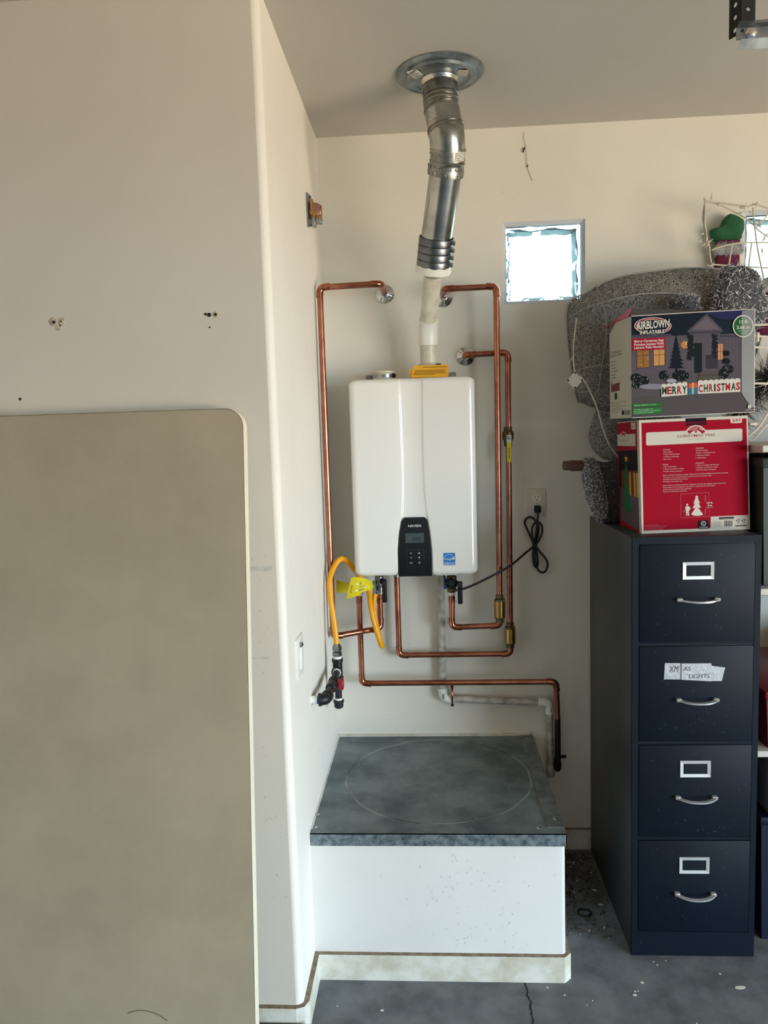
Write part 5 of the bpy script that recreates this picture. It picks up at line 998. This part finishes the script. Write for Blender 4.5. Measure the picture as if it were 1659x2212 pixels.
# white wire light frame
t = thing('wire_light_frame', 'white wire figure wound with mini lights standing behind the upper box', 'decoration', (1.45, -.14, 1.99))
S_ = lambda X, Y, y=-.13: V3((1.3563+(X-320)*.0001985-(Y-150)*.000008, y, 2.4155-(Y-150)*.0002005))
lines = [[(320,150),(290,400),(330,600),(380,900),(470,1250),(540,1500),(650,1900),(700,2150)], [(320,150),(840,240),(1050,275),(1160,245),(1414,330),(1700,420)], [(380,170),(560,220),(850,370),(1040,480),(1250,680),(1414,790),(1650,900)], [(470,970),(700,905),(1000,875),(1414,890),(1750,930)], [(500,1215),(900,1260),(1414,1310),(1750,1340)], [(805,910),(770,1450),(860,1900)], [(1140,880),(1110,1400),(1160,1900)], [(1180,640),(1250,1000),(1380,1500),(1450,1900)], [(1130,290),(1150,480),(1180,640)], [(1400,360),(1330,500),(1210,620)], [(300,400),(345,600),(400,900),(430,1150),(480,1250)], [(1340,800),(1414,740),(1600,650)]]
for i, ln in enumerate(lines): obj('wire', MB().tube(smooth_path([S_(*q_) for q_ in ln], 5), .0035 if i < 2 else .0028, 7), 'white_wire', t)
obj('light_cable', MB().tube(smooth_path([S_(X+random.uniform(-14,14), Y+random.uniform(-10,10), -.137) for X, Y in ((300,160),(295,260),(320,420),(310,560),(350,720),(360,850),(400,920),(420,1050),(450,1190),(500,1300),(530,1450),(575,1600),(640,1800))], 5), .0028, 6), 'white_wire', t)
rnd = random.Random(4)
for (X, Y) in ((290,700),(260,830),(370,860),(400,880),(380,310),(520,250),(880,290),(960,320),(870,400),(270,110),(400,140),(380,1230),(430,1260),(490,1720),(560,1830),(1180,220),(1270,540),(1220,590),(1040,380),(330,870),(1340,820),(1300,1000)):
    a = S_(X, Y, -.14); d = V3((rnd.uniform(-1,1), rnd.uniform(-.5,.1), rnd.uniform(-1,1))).normalized(); obj('mini_light', MB().tube([a, a+d*.010, a+d*.011, a+d*.022], [.0034,.0034,.0018,.0010], 7), 'white_wire', t)
# low wires and dark greenery right of the boxes
t = thing('dark_garland', 'dark artificial pine garland with tinsel right of the cardboard boxes', 'garland', (1.6, -.32, 1.59))
mb = MB()
rnd = random.Random(12); pts = [V3((1.42,-.22,1.66)), V3((1.50,-.30,1.80)), V3((1.60,-.28,1.74)), V3((1.75,-.30,1.85)), V3((1.9,-.3,1.7))]
pth = smooth_path(pts, 10); obj('stem', MB().tube(pth, .008, 6), 'pine', t)
for q_ in pth:
    for k in range(70): d = V3((rnd.gauss(0,1), rnd.gauss(0,.7), rnd.gauss(0,1.15))).normalized()*rnd.uniform(.05,.13); s_ = d.cross(V3((rnd.gauss(0,1),rnd.gauss(0,1),rnd.gauss(0,1)))).normalized()*.0016; mb.add([q_-s_, q_+s_, q_+d], [(0,1,2)], 0 if rnd.random() < .9 else 1)
o = obj('needles', mb, ['pine', 'tinsel'], t, smooth=False); o['kind'] = 'stuff'
t = thing('wire_bracket_stack', 'white wire frames with clips lying flat on the shelf right of boxes', 'decoration', (1.5, -.42, 1.59))
for pp_ in ([(1.375,-.44,1.955),(1.43,-.43,1.953),(1.6,-.40,1.96)], [(1.375,-.44,1.925),(1.42,-.43,1.918),(1.6,-.40,1.91)], [(1.38,-.44,1.885),(1.6,-.40,1.88)], [(1.38,-.44,1.775),(1.6,-.40,1.765)], [(1.37,-.45,1.600),(1.385,-.45,1.612),(1.42,-.44,1.64),(1.47,-.43,1.70),(1.6,-.4,1.74)], [(1.38,-.45,1.60),(1.40,-.45,1.602),(1.46,-.44,1.655),(1.6,-.40,1.69)]): obj('wire', MB().tube(smooth_path(pp_, 5), .0036, 7), 'white_wire', t)
obj('clip', MB().bbox(1.385,1.41,-.452,-.442,1.643,1.652,.002,1).bbox(1.408,1.416,-.44,-.43,1.90,1.93,.002,1), 'white_wire', t)

# ================================================================== SHELVING AT THE RIGHT EDGE
t = thing('storage_shelf', 'white shelving unit at the right edge beside the filing cabinet', 'shelf', (1.85, -.32, 0))
SX0, SX1, SY0, SY1 = 1.385, 2.35, -.57, -.06
for z in (1.562, 1.130, .62): obj('shelf_board', MB().bbox(SX0-.01, SX1, SY0, SY1, z, z+.022, .002, 1), 'shelf_white', t)
for x, y in ((SX0+.03, SY1-.02), (SX1-.02, SY0+.02), (SX1-.02, SY1-.02), (SX0+.45, SY0+.02)): obj('post', MB().bbox(x-.015, x+.015, y-.015, y+.015, 0, 1.562, .002, 1), 'shelf_white', t)
def tote(nm, label, x0, x1, y0, y1, z0, z1, m_, lid):
    tt = thing(nm, label, 'storage tote', ((x0+x1)/2, (y0+y1)/2, z0)); i_ = .02
    obj('bin', MB().hexa([(x0+i_,y0+i_,z0),(x1-i_,y0+i_,z0),(x1-i_,y1-i_,z0),(x0+i_,y1-i_,z0),(x0+.006,y0+.006,z1-.02),(x1-.006,y0+.006,z1-.02),(x1-.006,y1-.006,z1-.02),(x0+.006,y1-.006,z1-.02)]), m_, tt, smooth=False); obj('lid', MB().bbox(x0, x1, y0, y1, z1-.03, z1, .008, 2), lid, tt)
tote('storage_tote', 'dark green storage tote under the white shelf beside the red box', 1.382, 1.83, -.555, -.08, 1.153, 1.545, 'tote_green', 'tote_green')
tote('storage_tote', 'low red storage tote at the right edge beside the cabinet', 1.398, 1.80, -.57, -.08, .643, .83, 'tote_red', 'tote_red')
tote('storage_tote', 'grey storage tote on the shelf far right of the red tote', 1.84, 2.30, -.54, -.08, .643, .95, 'tote_grey', 'tote_grey')
tote('storage_tote', 'big dark blue storage tote on the floor right of the filing cabinet', 1.395, 1.82, -.56, -.08, 0, .42, 'tote_blue', 'tote_blue')
tt = tag(obj('grey_bag', MB().bbox(1.408,1.60,-.58,-.40,.425,.60,.03,3), 'tote_grey', base=(1.5,-.5,.425)), 'grey plastic bag on top of the dark blue tote', 'bag')

# ================================================================== CEILING TRACK BRACKET
t = thing('track_bracket', 'galvanised track end hung from black perforated angle iron at top right', 'bracket', (1.07, -1.2, H))
# galvanised channel
ch = MB(); x0, x1 = 1.0405, 1.75; prof = [(-1.184,2.4785),(-1.204,2.4630),(-1.194,2.4595),(-1.194,2.4370),(-1.204,2.4335),(-1.196,2.4180)]
ch.add([(x0+(.010,0,0,0,.006,.002)[k], y, z) for k, (y, z) in enumerate(prof)]+[(x1, y, z) for y, z in prof]+[(x0+(.010,0,0,0,.006,.002)[k], y+.002, z-.0006) for k, (y, z) in enumerate(prof)]+[(x1, y+.002, z-.0018) for y, z in prof], [(k, k+1, 6+k+1, 6+k) for k in range(5)]+[(12+k, 18+k, 18+k+1, 12+k+1) for k in range(5)]+[(k,12+k,12+k+1,k+1) for k in range(5)])
obj('channel', ch, 'galv', t); obj('bolt', MB().lathe([(.0125,0),(.0125,.002),(.009,.002),(.009,.007),(.005,.009),(0,.009)], (1.07,-1.1935,2.448), (0,-1,0), 6), 'chrome', t)
for zz in (2.454, 2.434): obj('slot', MB().lathe([(.003,0),(.003,.0006),(0,.0006)], (1.0525,-1.1945,zz), (0,-1,0), 10), 'hole', t)
def holed(name, o_, u_, v_, n_, w, h, holes, r, th):   # flat bar with round holes (built cell by cell)
    mb = MB(); N = 12
    zz = sorted(hz for hx, hz in holes); edges = [0]+[(a+b_)/2 for a, b_ in zip(zz, zz[1:])]+[h]
    o_, u_, v_, n_ = V3(o_), V3(u_), V3(v_), V3(n_)
    for (hx, hz), e0, e1 in zip(sorted(holes, key=lambda q_: q_[1]), edges, edges[1:]):
        rect = []
        for k in range(N):
            a = 2*PI*k/N; dx, dz = math.cos(a), math.sin(a); s_ = min(((w-hx) if dx > 0 else hx)/max(abs(dx),1e-6), ((e1-hz) if dz > 0 else (hz-e0))/max(abs(dz),1e-6)); rect.append((hx+dx*s_, hz+dz*s_))
        cn = [(0,e0),(w,e0),(w,e1),(0,e1)]; cir = [(hx+r*math.cos(2*PI*k/N), hz+r*math.sin(2*PI*k/N)) for k in range(N)]
        for s_ in (0, th):
            P_ = lambda q_: o_+u_*q_[0]+v_*q_[1]+n_*s_
            for k in range(N):
                a, b_ = rect[k], rect[(k+1)%N]; mid = []
                if abs(a[0]-b_[0]) > 1e-6 and abs(a[1]-b_[1]) > 1e-6: c_ = min(cn, key=lambda q_: (q_[0]-(a[0]+b_[0])/2)**2+(q_[1]-(a[1]+b_[1])/2)**2); mid = [c_]
                pl_ = [cir[k], a]+mid+[b_, cir[(k+1)%N]]; pts_ = [P_(q_) for q_ in pl_]; mb.add(pts_, [tuple(range(len(pl_)))])
    mb.add([o_, o_+v_*h, o_+v_*h+n_*th, o_+n_*th, o_+u_*w, o_+u_*w+v_*h, o_+u_*w+v_*h+n_*th, o_+u_*w+n_*th], [(0,1,2,3),(4,7,6,5)])
    return obj(name, mb, 'track_black', t, smooth=False)
hh = H-2.455
holed('angle_flange', (1.0535,-1.186,2.455), (1,0,0), (0,0,1), (0,1,0), .0275, hh, [(.0135, .045+.04*k) for k in range(6)], .0042, .003)
vd = V3((-.10, 0, .995)).normalized(); holed('angle_flange', (1.0535,-1.185,2.455), V3((-.50,.86,0))*1.0, (0,0,1), (.86,.50,0), .030, hh, [(.016, .012+.025*k) for k in range(10)], .0052, .003)
